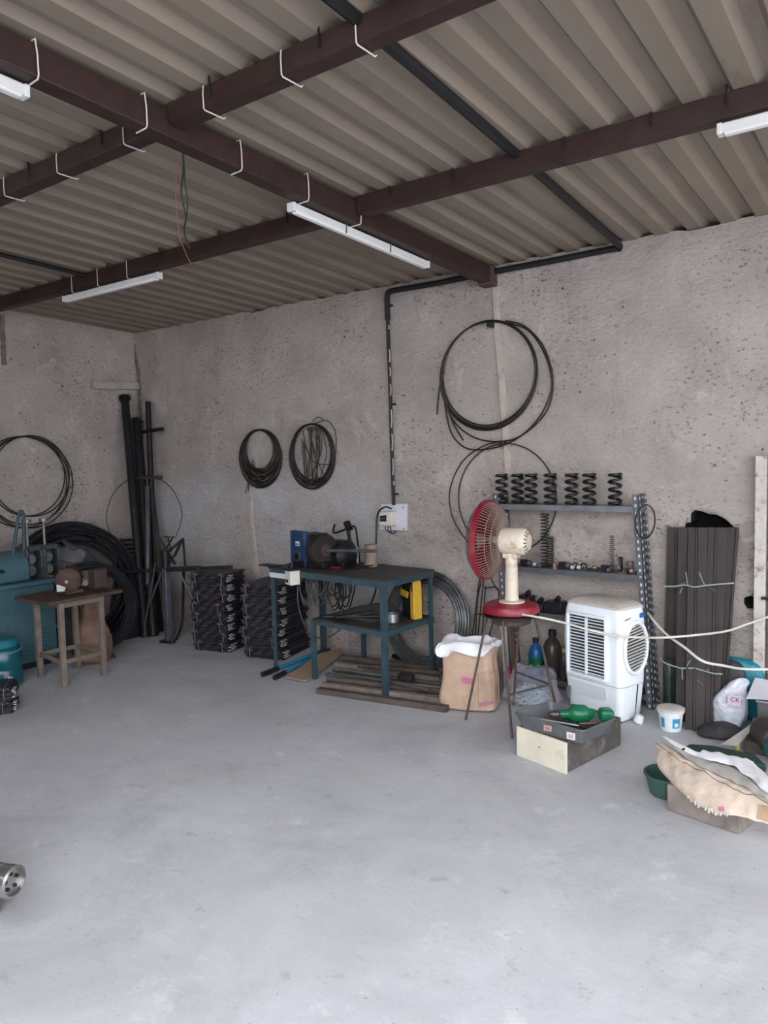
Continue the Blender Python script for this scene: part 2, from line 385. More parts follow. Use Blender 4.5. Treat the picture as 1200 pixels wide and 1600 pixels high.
# back wall with the broken hole
NX, NZ = 170, 56
x0, x1 = XL-.25, RIGHT_X+.1
def wf(u, v):
    x = x0+(x1-x0)*u; z = (ZC+.01)*v
    y = YW + .012*mnoise.noise(Vector((x*1.5, z*1.5, 0))) + .006*mnoise.noise(Vector((x*6, z*6, 4)))
    if v > .995: z -= max(0, .045*mnoise.noise(Vector((x*3.2, 9, 0)))+.02*mnoise.noise(Vector((x*14, 5, 0))))
    return (x, y, z)
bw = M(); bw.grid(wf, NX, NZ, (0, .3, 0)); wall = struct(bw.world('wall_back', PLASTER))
def cut(px_list, depth, name):
    pts = [wl(*p, YW) for p in px_list]
    c = M(); n = len(pts)
    c.slab([p-Y*.1 for p in pts], Y*(depth+.1)); k = c.world(name, HOLE_SHADE)
    md = wall.modifiers.new('hole', 'BOOLEAN'); md.object = k; md.solver = 'EXACT'; md.operation = 'DIFFERENCE'; md.material_mode = 'TRANSFER'
    bpy.context.view_layer.update()
    me = bpy.data.meshes.new_from_object(wall.evaluated_get(bpy.context.evaluated_depsgraph_get()))
    wall.modifiers.clear(); wall.data = me; bpy.data.objects.remove(k)
cut([(1068, 835), (1071, 818), (1079, 816), (1080, 802), (1086, 797), (1097, 799), (1108, 803), (1119, 804), (1130, 809), (1138, 815), (1145, 822), (1152, 830), (1152, 845), (1068, 845)], .22, 'hole_cut')
cut([(1163, 934), (1172, 931), (1178, 932), (1178, 951), (1168, 950), (1163, 943)], .12, 'hole_cut_small')
# left wall
lw = M()
def lf(u, v):
    y = 1.4+(YW-1.4)*u; z = (ceil_z(y)+.0)*v
    return (XL + .012*mnoise.noise(Vector((y*1.5, z*1.5, 7))), y, z)
lw.grid(lf, 66, 56, (-.25, 0, 0)); struct(lw.world('wall_left', PLASTER2))
l2 = M(); l2.box((XL-.125, (1.4+FRONT_Y)/2, 1.42), (.25, 1.4-FRONT_Y, 2.85)); struct(l2.world('shade_wall_left', PLASTER2))  # unseen near stretch of the left wall, added to shade the left side
# the open front of the shed lets in the sky; unseen front and right walls, added to shape the light
fw = M(); fw.box(((XL-.9)/2-.1, FRONT_Y-.1, 1.42), (-.9-XL+.2, .2, 2.84)); struct(fw.world('shade_wall_front', PLASTER2))  # unseen, made wide to keep sky light off the left side
rw = M(); rw.box((RIGHT_X+.1, (3.9+YW)/2+.1, 1.42), (.2, YW-3.9, 2.83)); struct(rw.world('unseen_wall_right', PLASTER2))  # unseen, added for the lighting
# roof sheet: trapezoidal ribs running towards the back wall
rf = M(); PITCHX = .1775; prof = []
x = XL-.3; x = -0.887 - PITCHX*math.ceil((-0.887-x)/PITCHX)
while x < RIGHT_X+.4:
    prof += [(x, 0.0), (x+.028, .030), (x+.078, .030), (x+.102, 0.0)]
    x += PITCHX
def roof_sheet(y0, y1, dz, nm):
    r = M(); n = len(prof); vs = []
    for yy in (y0, y1):
        for (a, h) in prof: vs.append((a, yy, ceil_z(yy)+h+dz))
    for yy in (y0, y1):
        for (a, h) in prof: vs.append((a, yy, ceil_z(yy)+h+dz+.006))
    fs = [(i, i+1, n+i+1, n+i) for i in range(n-1)] + [(2*n+n+i, 2*n+n+i+1, 2*n+i+1, 2*n+i) for i in range(n-1)]
    fs += [(i, 2*n+i, 2*n+i+1, i+1) for i in range(n-1)] + [(n+i+1, 3*n+i+1, 3*n+i, n+i) for i in range(n-1)]
    r.add(vs, fs); return struct(r.world(nm, SHEET, 20))
roof_sheet(ROOF_Y0, YW+.35, 0, 'ceiling')
lb = M(); lb.box(((XL-2.3)/2-.15, (FRONT_Y+ROOF_Y0)/2, ceil_z(-1)+.09), (-2.3-XL+.3, ROOF_Y0-FRONT_Y, .03)); struct(lb.world('shade_roof_left', SHEET))  # unseen roof over the near left, added to darken the left side
# plaster strips, cracks and the recessed batten line on the walls
def strip(name, pts, wd, dp, m, sd):
    s = M(); P_ = [wl(*p, YW-.004) for p in pts]; sp = smooth_path(P_, 14)
    rings = []
    for i, p in enumerate(sp):
        ww = wd*(1+.35*mnoise.noise(Vector((i*.35, sd, 0)))); o = .006*mnoise.noise(Vector((i*.6, sd, 5)))
        rings.append([p+X*(o-ww/2)+Y*.02, p+X*(o-ww*.35)-Y*dp, p+X*(o+ww*.35)-Y*dp, p+X*(o+ww/2)+Y*.02])
    s.loft(rings); return struct(s.build(name, m))
strip('trim_1', [(774, 452), (777, 520), (783, 590), (787, 650), (791, 700), (793, 745)], .045, .008, SEAM, 1)
strip('trim_2', [(391, 772), (394, 820), (398, 860), (402, 900)], .055, .01, SEAM, 4)
strip('trim_3', [(207, 530), (212, 560), (217, 590), (219, 640), (222, 690)], .05, .006, mat('crack_dark', (.22, .18, .15), .95, 0, .5, 30, .5, dirt=(.07, .05, .04), dirt_amt=.5, dirt_scale=16), 8)
ls = M(); rings = []
for i in range(15):
    p = sx(3+.25*i, 492+i*5.6, XL+.004); w_ = .028*(1+.5*mnoise.noise(Vector((i*.7, 2, 0)))); rings.append([p-Y*w_-X*.02, p-Y*w_*.6+X*.008, p+Y*w_*.6+X*.008, p+Y*w_-X*.02])
ls.loft(rings); struct(ls.build('trim_5', MATS['crack_dark']))
mp_ = M(); mp_.slab([wl(*p, YW+.006) for p in ((1152, 824), (1166, 815), (1180, 814), (1180, 832), (1172, 840), (1160, 842), (1152, 832))], (0, -.012, 0)); struct(mp_.build('trim_4', MORTAR))

# ================================================================== ROOF STEEL, LIGHTS, CONDUITS
BX = -2.38
bm_ = M()
pts = []
for yy in (ROOF_Y0, YW+.0):
    z = ceil_z(yy); pts.append([(BX-.04, yy, z-.123), (BX+.04, yy, z-.123), (BX+.04, yy, z-.02), (BX-.04, yy, z-.02)])
bm_.loft([[Vector(p) for p in r] for r in pts]); rb = thing('roof_beam', 'deep brown steel roof beam running from upper left to the back wall', 'beam', (BX, 1, ceil_z(1)-.123))
bm_.build('web', BROWN, rb, .004)
ep = M(); ep.box((BX, 4.5, ceil_z(4.5)-.075), (.095, .09, .125)); ep.build('end_bracket', RUST, rb, .004)
def purlin(xa, xb, y0, y1, d, label, bolts):
    yc = (y0+y1)/2; z = ceil_z(yc)
    r = thing('purlin', label, 'beam', ((xa+xb)/2, yc, z-d), 'brown purlins under the roof sheets')
    p = M(); rings = [[Vector((x, y0, z-d)), Vector((x, y1, z-d)), Vector((x, y1, z-.002)), Vector((x, y0, z-.002))] for x in (xa, xb)]
    p.loft(rings); p.build('channel', BROWN, r, .004)
    for bx in bolts:
        b = M(); b.cyl((bx, y0-.006, z-.05), (bx, y0-.006, z+.02), .004, None, 8); b.build('hook_bolt', BLACK, r)
    return r
purlin(BX+.042, RIGHT_X, 1.908, 1.982, .08, 'thicker brown purlin crossing the top of the photo, right of the long beam', [-1.05, -1.59, -2.1])
purlin(XL, BX-.042, 1.908, 1.982, .08, 'brown purlin at upper left, left of the long beam and nearest the viewer', [-2.75, -3.3, -3.83, -4.36])
purlin(BX+.042, RIGHT_X, 3.05, 3.118, .092, 'brown purlin nearer the back wall, right of the long beam', [-.63, -.72-.18, -1.25, -1.78, -2.13])
purlin(XL, BX-.042, 3.05, 3.118, .092, 'brown purlin nearer the back wall, left of the long beam', [-2.8, -3.33, -3.86, -4.4, -4.93, -5.46])
# white bent wire hooks
n = 0
ords = ['nearest the viewer', 'second from the viewer', 'third from the viewer', 'above the near end of the tube light', 'nearest the back wall']
for i, yy in enumerate((1.389, 1.80, 2.266, 2.68, 3.07)):
    z = ceil_z(yy); h = M()
    h.tube([(BX+.03, yy, z-.012), (BX+.05, yy, z-.012), (BX+.052, yy+.004, z-.06), (BX+.05, yy+.006, z-.12), (BX+.044, yy+.006, z-.132), (BX-.02, yy+.01, z-.132)], .0028, 6)
    tag(h.build('wire_hook', HOOKW), 'white bent wire hook on the deep beam, '+ords[i], 'hook', 'white wire hooks on the deep beam')
ords = ['rightmost, beside the black conduit', 'second from the right', 'third from the right', 'just left of the deep beam', 'second from the left', 'leftmost']
for i, xx in enumerate((-1.44, -1.75, -2.13, -2.60, -3.07, -3.51)):
    z = ceil_z(1.94); h = M()
    h.tube([(xx, 1.90, z-.005), (xx-.002, 1.899, z-.03), (xx, 1.899, z-.083), (xx, 1.905, z-.088), (xx+.004, 1.99, z-.09), (xx+.006, 1.995, z-.084)], .0026, 6)
    tag(h.build('wire_hook', HOOKW), 'white bent wire hook on the near purlin, '+ords[i], 'hook', 'white wire hooks on the near purlin')
def tube_light(p, q, label, clips, out):
    p = Vector(p); q = Vector(q); d = (q-p).normalized(); out = Vector(out)
    r = thing('tube_light', label, 'light', (p+q)/2-Z*.02, 'white tube light battens')
    b = M(); b.bar(p, q, .042, .036); b.build('housing', WHITE, r, .005)
    l = M(); l.bar(p+d*.02-Z*.02+out*.003, q-d*.02-Z*.02+out*.003, .03, .014); l.build('diffuser', DIFF, r, .005)
    for e, s in ((p, 1), (q, -1)):
        c = M(); c.bar(e-d*.004*s, e+d*.014*s, .045, .04); c.build('end_cap', WHITE, r, .003)
    for t in clips:
        c = M(); a = p+(q-p)*t; c.bar(a-d*.004, a+d*.004, .047, .046); c.build('clip', GALV, r)
tube_light((BX-.04, 2.66, ceil_z(2.66)-.148), (BX-.04, 3.82, ceil_z(3.82)-.148), 'white tube light under the deep beam, central in the photo', [.33, .66], X)
tube_light((BX-.04, .60, ceil_z(.6)-.148), (BX-.04, 1.40, ceil_z(1.40)-.148), 'white tube light under the deep beam, cut by the left edge of the photo', [.5], X)
zt = ceil_z(3.09)-.128
tube_light((-4.98, 3.09, zt), (-3.93, 3.09, zt), 'white tube light hanging below the far left purlin', [], -Y)
for k, xx in enumerate((-4.82, -4.52, -4.2)):
    h = M(); h.tube([(xx, 3.046, zt+.13), (xx, 3.046, zt+.02), (xx, 3.07, zt+.016)], .0025, 5)
    tag(h.build('wire_hook', HOOKW), ('thin white wire hanger holding the far left tube light, '+('leftmost', 'middle one', 'rightmost')[k]), 'hook', 'thin hangers of the far left tube light')
tube_light((-.66, 3.07, zt+.005), (.5, 3.07, zt+.005), 'white tube light below the far purlin, cut by the right edge of the photo', [], -Y)
# conduits
def conduit(name, label, pts, r, m=BLACK):
    c = M(); c.tube(pts, r, 8); return tag(c.build(name, m), label, 'conduit')
CX = -1.46
cz = lambda yy: ceil_z(yy)-.02
r = thing('conduit', 'black cable conduit running along the roof, the wall top and down to the switch board', 'conduit', (CX, 4.5, 2.7))
c = M(); c.tube(smooth_path([(CX+.02, .7, cz(.7)), (CX+.02, 1.0, cz(1.0)), (CX+.02, 1.9, cz(1.9)+.006), (CX+.01, 2.6, cz(2.6)), (CX-.01, 3.05, cz(3.05)+.006), (CX-.03, 3.8, cz(3.8)), (CX-.05, 4.45, cz(4.45)-.005), (CX-.06, 4.51, cz(4.5)-.03)], 6), .021, 8); c.build('roof_run', BLACK, r)
c = M(); c.tube(smooth_path([(CX-.06, 4.51, ZC-.04), wl(930, 394, 4.52), wl(860, 408, 4.52), wl(800, 419, 4.52), wl(740, 431, 4.52), wl(680, 443, 4.52), wl(620, 453, 4.52), wl(609, 456, 4.52), wl(605, 463, 4.52), wl(606, 500, 4.52)], 4), .020, 8); c.build('wall_run', BLACK, r)
c = M(); c.tube(smooth_path([wl(606, 500, 4.52), wl(607, 540, 4.52), wl(610, 620, 4.52), wl(612, 700, 4.52), wl(615, 789, 4.52)], 6), .013, 8); pe = c; pe.k = 1
for (a, b) in ((508, 514), (546, 566), (574, 588), (600, 618), (640, 668), (678, 704), (716, 742), (752, 758)):
    xa = 605+10*(a-460)/325; pe.tube(smooth_path([wl(xa+.6, a, 4.506), wl(xa+1.6, (a+b)/2, 4.505), wl(xa+.9, b, 4.506)], 3), .0045, 6)
pe.build('drop', [BLACK, SEAM], r)
for py_ in (478, 632, 772):
    k = M(); p = wl(607+(py_-460)*.031, py_, 4.515); k.box(p+X*.018, (.03, .02, .014)); k.build('saddle_clip', BLACK, r, .003)
c = M(); c.tube([(-1.19, .7, cz(.7)), (-1.19, 1.0, cz(1)), (-1.2, 1.903, cz(1.9))], .021, 8)
tag(c.build('conduit', BLACK), 'short black conduit at the top edge of the photo, ending at the near purlin', 'conduit')
c = M(); c.tube([(-4.66, .7, cz(.7)), (-4.66, 2.4, cz(2.4)), (-4.665, 3.05, cz(3.05))], .014, 8)
tag(c.build('conduit', BLACK), 'thin black conduit on the roof at the left edge, ending at the far purlin', 'conduit')
# dangling wires
zb = ceil_z(2.0)-.125
p0 = sx(284, 240, BX-.0)
r = thing('hanging_cable', 'black twisted cable dangling from the deep beam', 'cable', p0)
def bp_(px, py_): return sx(px, py_, BX)
c = M(); c.tube(smooth_path([bp_(286, 240), bp_(286, 270), bp_(283, 300), bp_(288, 330), bp_(290, 345), bp_(287, 360), bp_(291, 378), bp_(297, 388)], 6), .004, 6); c.build('strand', CABLEK, r)
c = M(); c.tube(smooth_path([bp_(287, 242), bp_(289, 285), bp_(293, 315), bp_(291, 340), bp_(288, 362), bp_(292, 376), bp_(294, 383)], 6), .003, 6); c.build('strand', CABLEK, r)
c = M(); c.tube(smooth_path([bp_(279, 242), bp_(276, 265), bp_(275, 310), bp_(279, 360), bp_(286, 385), bp_(296, 408), bp_(300, 414)], 6), .0014, 6)
tag(c.build('hanging_wire', CABLEO), 'thin orange wire dangling from the deep beam beside the black cable', 'cable')

# ================================================================== WALL COILS
def coil(name, label, peg, u, v, nrm, Rs, r, m, jit=.03, ecc=1.0, group=None, tails=()):
    c = M(); peg = Vector(peg)
    for i, R in enumerate(Rs):
        a = random.uniform(-jit, jit); off = nrm*(.006+.003*(i % 6)); ce = peg - v*(R*ecc) + u*a - v*abs(random.uniform(0, jit*.25))
        e = ecc*random.uniform(.985, 1.015); n = 56
        c.tube([ce + off + u*(R*math.cos(2*PI*k/n)) + v*(R*e*math.sin(2*PI*k/n)) + nrm*(.004*math.sin(2*PI*k/n*2+i)) for k in range(n)], r, 6, True)
    for t in tails: c.tube(smooth_path(t, 8), r, 6)
    return tag(c.build(name, m), label, 'wire coil', group)
NB = -Y
W_ = lambda x, y: wl(x, y, 4.515)
pk = wl(773, 500, 4.53)
coil('wire_coil', 'large loop of thick black wire hung high on the back wall above the rack', pk-X*.05, X, Z, NB, [.355, .36, .352, .358, .345], .0055, WIREB, .012, 1.0,
     tails=[[W_(790, 501), W_(820, 510), W_(848, 540), W_(863, 585), W_(861, 625), W_(845, 655), W_(812, 682), W_(780, 690), W_(745, 685), W_(718, 668), W_(702, 645), W_(694, 610)],
            [W_(788, 503), W_(825, 516), W_(852, 555), W_(862, 600), W_(850, 640), W_(825, 672), W_(795, 692), W_(760, 702), W_(728, 700), W_(707, 680), W_(698, 650), W_(694, 620)],
            [W_(694, 580), W_(686, 610), W_(683, 648)], [W_(698, 635), W_(710, 665), W_(724, 688)]])
coil('wire_coil', 'single loose loop of thin wire hung behind the top of the rack', wl(790, 694, 4.53), X, Z, NB, [.36], .0045, WIREB, .005, 1.0,
     tails=[[W_(788, 689), W_(755, 697), W_(722, 722), W_(703, 765), W_(706, 805), W_(722, 835), W_(742, 858), W_(760, 868)]])
def spread(R0, R1, n): return [R0+(R1-R0)*i/(n-1) for i in range(n)]
Rs = spread(.165, .245, 26); random.shuffle(Rs)
coil('wire_coil', 'dense dark coil of wire on the back wall, left one of the pair', wl(407, 671, 4.53), X, Z, NB, Rs, .0035, WIREB, .02, .99,
     tails=[[W_(388, 745), W_(386, 760), W_(383, 771)], [W_(389, 745), W_(388, 768)], [W_(396, 718), W_(394, 724), W_(397, 730), W_(398, 722)]])
peg = wl(488, 662, 4.53); Rs = spread(.20, .235, 14)
tl = []
for i in range(13):
    g_ = i/12; a = W_(480+22*g_, 666+5*abs(g_-.4)); b = W_(477+32*random.random()**1.2, 746+random.uniform(-4, 7)); md = a.lerp(b, .5) + X*(.10*g_*random.random()) - Y*.008
    tl.append([a, md, b])
tl += [[W_(472+j, 685+2*j), W_(474+j, 720), W_(477+j, 752)] for j in (0, 2, 4)] + [[W_(473, 672), W_(476, 690), W_(475, 696), W_(480, 702)], [W_(478, 752), W_(486, 757), W_(500, 750)]]
tl += [[W_(490, 663), W_(510, 657), W_(523, 672), W_(525, 700), W_(520, 730)], [W_(488, 659), W_(497, 652), W_(505, 656)], [W_(474, 752), W_(488, 757), W_(502, 748)], [W_(475, 690), W_(490, 722), W_(520, 726)]]
coil('wire_coil', 'untidy dark coil with crossing strands on the back wall, right one of the pair', peg, X, Z, NB, Rs, .0033, WIREB, .02, 1.1, tails=tl)
pg = sx(36, 680, XL+.02)
def LW(x, y): return sx(x, y, XL+.025)
coil('wire_coil', 'big loose loops of dark wire hung on the left wall above the teal machine', pg+Y*.02, Y, Z, X, [.335, .385, .39, .375, .34], .005, WIREB, .04, 1.0)
rc = M(); ra = wl(225, 745, 4.40); rc.tube(smooth_path([wl(177, 842, 4.0), wl(168, 822, 4.0), wl(167, 800, 4.0), wl(178, 770, 4.02), wl(200, 750, 4.06), wl(226, 744, 4.08), wl(252, 750, 4.14), wl(273, 770, 4.2), wl(284, 800, 4.25), wl(281, 822, 4.25), wl(274, 840, 4.25)], 8), .0035, 6)
tag(rc.build('wire_loop', WIREB), 'single thin wire hoop hanging around the black pipes in the corner', 'wire coil')
# pegs
for p, lb in ((wl(768, 508, 4.53), 'black peg in the wall holding the large wire loop'), (wl(787, 692, 4.53), 'black peg in the wall holding the single loose loop')):
    k = M(); k.box(p-Y*.005, (.035, .07, .03)); tag(k.build('wall_peg', BLACK, None, .004), lb, 'peg')
# batten on left wall
k = M(); k.slab([sx(141, 597, XL), sx(219, 599, XL), sx(219, 609, XL), sx(141, 608, XL)], X*.05)
tag(k.build('wall_batten', mat('batten_wood', (.40, .36, .33), .85, 0, .2, 10, .2)), 'short pale wooden batten on the left wall above the black pipes', 'batten')

# ================================================================== CORNER: PIPES AND WIRE STAND
def pole(name, label, a, b, r, m, parts=()):
    a = Vector(a); b = Vector(b); t = thing(name, label, 'pipe', a)
    p = M(); p.tube([a, a+(b-a)*.5, b], r, 14); p.build('shaft', m, t)
    for kind, (p_, q_, w_) in parts:
        k = M(); k.cyl(p_, q_, w_, None, 12); k.build(kind, m, t)
    return t
top1 = sx(195, 624, XL+.07); b1 = fl(227, 996)
pole('steel_pipe', 'tall black pipe with a flanged cap, leftmost in the corner', b1, top1, .038, STEELB, [('flange', (top1, top1+(top1-b1).normalized()*.03, .055)), ('pin', (top1+Vector((-.07, 0, -.01)), top1+Vector((.07, 0, -.01)), .008))])
top2 = wl(213, 655, 4.44); b2 = fl(240, 994)
pole('steel_pipe', 'second black pipe in the corner, shorter with a pin through its top', b2, top2, .046, STEELB, [('pin', (top2+Vector((-.06, 0, -.03)), top2+Vector((.10, 0, -.03)), .010))])
top3 = wl(231, 628, 4.47); b3 = fl(246, 984)
pole('steel_pipe', 'slim black pipe in the corner, upright with a cross bar near the top', b3, top3, .026, STEELB, [('cross_bar', (wl(222, 675, 4.44), wl(254, 670, 4.40), .018))])
k = M(); k.tube(smooth_path([fl(229, 990), wl(231, 860, 4.15), wl(230, 760, 4.3)], 3), .022, 10); tag(k.build('steel_pipe', mat('pipe_zinc', (.10, .11, .12), .45, .4, .3)), 'dull grey pipe standing in front of the black pipes in the corner', 'pipe')
k = M(); k.bar(fl(262, 992), wl(234, 742, 4.42), .05, .012, (1, -1, 0)); k.bar(fl(264, 990), wl(237, 742, 4.42), .012, .04, (1, -1, 0)); tag(k.build('steel_angle', mat('angle_brown', (.05, .035, .032), .7, .2, .3)), 'brown steel angle leaning in the corner to the right of the pipes', 'steel angle')
k = M(); k.bar(wl(203, 747, 4.28), wl(251, 746, 4.33), .035, .03); k.bar(wl(246, 746, 4.32), wl(252, 746, 4.33), .045, .04); tag(k.build('cross_bracket', mat('bracket_grey', (.075, .062, .058), .6, .3, .3), None, .004), 'short flat bracket lying across the black pipes above the wire hoop', 'bracket')
# slatted brown frame
t = thing('slatted_frame', 'brown slatted metal frame leaning behind the wire pile in the corner', 'frame', (-5.95, 4.0, 0))
A0, A1 = Vector((-5.95, 3.95, 0)), wl(191, 842, 4.22); B0, B1 = Vector((-5.60, 4.05, 0)), A1+Vector((.27, .03, .02))
for a, b in ((A0, A1), (B0, B1)):
    k = M(); k.bar(a, b, .03, .03); k.build('side_rail', SLATB, t)
for i in range(15):
    f = .32+.66*i/14; k = M(); k.bar(A0.lerp(A1, f), B0.lerp(B1, f), .014, .03); k.build('slat', SLATB, t)
# dark steel sheets leaning behind
k = M(); k.slab([fl(186, 1002), fl(258, 986), wl(252, 893, 4.28), wl(196, 890, 4.22)], (-.01, .02, 0)); tag(k.build('steel_sheet', STEELB), 'black steel sheet leaning in the corner behind the wire stand', 'sheet')
# wire decoiler stand
ft = fl(264, 1004); t = thing('wire_stand', 'dark steel wire stand with long horizontal arms and a grey post', 'stand', ft)
hub = Vector((ft.x, ft.y, .66))
k = M(); k.bar(ft, hub+Z*.05, .05, .05, (1, 0, 0)); k.build('post', mat('post_grey', (.13, .14, .155), .45, .4, .45, 9), t, .004)
k = M(); k.bar(ft+Vector((-.06, -.03, .012)), ft+Vector((.06, -.0, .012)), .06, .02); k.bar(ft+Vector((.07, -.03, .0)), ft+Vector((.10, .0, .14)), .02, .02); k.build('foot', STEELB, t, .003)
HY = ft.y+.02
k = M(); k.bar(wl(168, 894, HY), wl(362, 886, HY), .028, .028); k.bar(wl(250, 890, HY-.02), wl(312, 888, HY-.02), .045, .04); k.build('arm', STEELD, t, .003)
k = M(); k.cyl(hub-Z*.03, hub+Z*.12, .035); k.build('hub', STEELB, t)
for (a, b, w_) in (((252, 905), (286, 842), .012), ((272, 870), (284, 845), .018), ((254, 869), (287, 842), .022), ((286, 842), (290, 890), .018), ((245, 836), (274, 882), .022), ((272, 840), (256, 838), .008), ((268, 862), (262, 838), .010), ((258, 860), (271, 838), .012)):
    k = M(); k.bar(wl(*a, HY+.04), wl(*b, HY+.12), w_, w_); k.build('strut', STEELD, t)
for (a, b) in (((234, 942), (258, 880)), ((280, 893), (308, 950)), ((243, 880), (222, 1002))):
    k = M(); k.cyl(wl(*a, HY-.03), wl(*b, HY+.0), .007, None, 8); k.build('thin_rod', STEELG, t)
k = M(); k.tube(smooth_path([wl(287, 890, 4.1), wl(286, 940, 4.2), wl(284, 975, 4.2), fl(275, 1000)], 5), .012, 8); tag(k.build('bent_rod', STEELD), 'bent dark rod standing just right of the wire stand post', 'rod')
for px_, y0_, y1_ in ((303, 858, 975), (313, 865, 985)):
    pass

# big heap of wire coils leaning on left wall
cc = Vector((-5.89, 3.60, .46)); nrm = Vector((.93, -.30, .20)).normalized()
uu = Vector((.30, .93, 0)).normalized(); uu = (uu-nrm*uu.dot(nrm)).normalized(); vv = nrm.cross(uu)
if vv.z < 0: vv = -vv
t = tag(M().add([], []).build('x', WIREB), '', '') if False else None
def lean_coil(label, ce, R0, R1, n, r, m, sd, dep=.10, e=1.0):
    random.seed(sd); c = M()
    for i in range(n):
        R = random.uniform(R0, R1); o = ce + nrm*random.uniform(-dep, dep) + uu*random.uniform(-.02, .02); tilt = random.uniform(-.08, .08)
        n_ = 48; v2 = (vv+nrm*tilt).normalized()
        low = o - v2*R*e
        if low.z < r: o = o + Z*(r-low.z+.002)
        c.tube([o + uu*(R*math.cos(2*PI*k/n_)) + v2*(R*e*math.sin(2*PI*k/n_)) for k in range(n_)], r, 6, True)
    return tag(c.build('wire_coil', m), label, 'wire coil')
lean_coil('huge heap of thick dark wire coils leaning behind the rusty table', cc, .36, .52, 26, .009, mat('coil_dark', (.035, .036, .042), .4, .5, .4, 12), 3)
c5 = Vector((-5.45, 3.46, .36)); 
lean_coil('heavy black rubber like coil standing on the floor right of the rusty table', c5, .31, .36, 20, .012, mat('coil_black', (.022, .024, .03), .45, .3, .4, 12), 5, .05)
k = M(); k.slab([Vector((-5.36, 3.25, 0)), fl(182, 1028), sx(112, 930, -5.5), sx(70, 940, -5.5)], (-.03, .01, .01)); tag(k.build('steel_sheet', mat('sheet_dark', (.045, .045, .055), .55, .3, .3)), 'dark tapering steel sheet leaning behind the rusty table legs', 'sheet')
k = M(); k.slab([sx(95, 845, -5.62), sx(135, 860, -5.62), sx(175, 900, -5.55), sx(160, 905, -5.55), sx(120, 868, -5.62)], (-.03, .02, .01)); tag(k.build('flat_strip', mat('strip_grey', (.09, .09, .105), .4, .5, .3)), 'grey flat strip bent over the heap of wire coils', 'strip')
k = M(); k.lathe([(.001, .0), (.09, .0), (.095, .012), (.001, .02)], sx(114, 869, -5.6), (.5, -.3, 1), 24); tag(k.build('sheet_disc', mat('disc_grey', (.26, .26, .28), .5, .4, .2)), 'pale oval sheet disc lying among the wire coils behind the motor', 'disc')

# ================================================================== LEFT MACHINE
MXF = -5.37
t = thing('straightening_machine', 'teal wire straightening machine with rounded hood and two screw handles', 'machine', (-5.65, 2.6, 0))
k = M(); k.box((MXF-.30, 2.42, .335), (.60, 1.40, .57)); k.build('cabinet', MTEAL, t, .006)
k = M(); k.box((MXF-.30, 2.42, .03), (.54, 1.32, .06)); k.build('plinth', BLACK, t)
k = M(); k.box((MXF-.29, 2.42, .637), (.64, 1.42, .035)); k.build('bed', MTEAL, t, .006)
k = M()
for (x_, y_, nx, ny) in ((67, 982, 3, 7), (40, 1010, 3, 4)):
    for i in range(nx):
        for j in range(ny):
            p = sx(x_+i*5.2, y_+j*6.6, MXF+.001); k.cyl(p, p+X*.001, .0052, None, 8)
k.build('vent_holes', BLACK, t)
k = M()
for _ in range(26):
    p = sx(random.uniform(2, 80), random.uniform(925, 1000), MXF+.001); k.cyl(p, p+X*.0006, random.uniform(.002, .005), None, 7)
k.build('paint_chips', mat('chip', (.03, .04, .045), .8), t)
hz_ = M(); ys = (1.9, 2.955); rr = []
for yy in ys:
    ring = [Vector((MXF-.34, yy, .655)), Vector((MXF-.02, yy, .655))]
    ring += [Vector((MXF-.18+.16*math.cos(a), yy, .76+.115*math.sin(a))) for a in [PI*i/14 for i in range(15)]]
    rr.append(ring)
hz_.loft(rr); hz_.build('hood', MTEAL, t, .018)
k = M(); p = sx(2, 893, MXF-.02); k.cyl(p-X*.01, p+X*.02, .014); k.build('hood_knob', BLACK, t)
def rollstand(y0, nm):
    k = M(); k.box((MXF-.12, y0-.055, .775), (.16, .022, .24)); k.box((MXF-.12, y0+.055, .775), (.16, .022, .24)); k.box((MXF-.12, y0, .885), (.16, .12, .03)); k.box((MXF-.16, y0, .78), (.06, .1, .2))
    f = k.build('roll_frame', mat('frame_grey', (.07, .085, .095), .5, .3, .5, 18), t, .003)
    for zz in (.72, .81):
        k = M(); k.lathe([(.03, 0), (.042, .01), (.036, .03), (.042, .05), (.03, .06)], (MXF-.10, y0-.028, zz), (1, 0, 0), 18); k.build('roller', STEELG, f)
    k = M(); k.cyl((MXF-.12, y0-.01, .88), (MXF-.12, y0-.01, 1.085), .010, None, 10); k.lathe([(.035, 0), (.035, .022)], (MXF-.12, y0-.01, 1.08), (0, 0, 1), 16); k.build('screw_handle', STEELG, f)
rollstand(3.005, 'a'); rollstand(3.14, 'b')
st = M(); st.tube(smooth_path([sx(19, 872, MXF-.1), sx(24, 840, MXF-.1), sx(29, 808, MXF-.1), sx(33, 799, MXF-.1), sx(37, 808, MXF-.08), sx(37, 835, MXF-.08), sx(38, 868, MXF-.08)], 5), .013, 8)
tag(st.build('strap_loop', mat('strap_teal', (.045, .085, .10), .6)), 'dark teal strap loop standing on the machine behind the hood', 'strap')
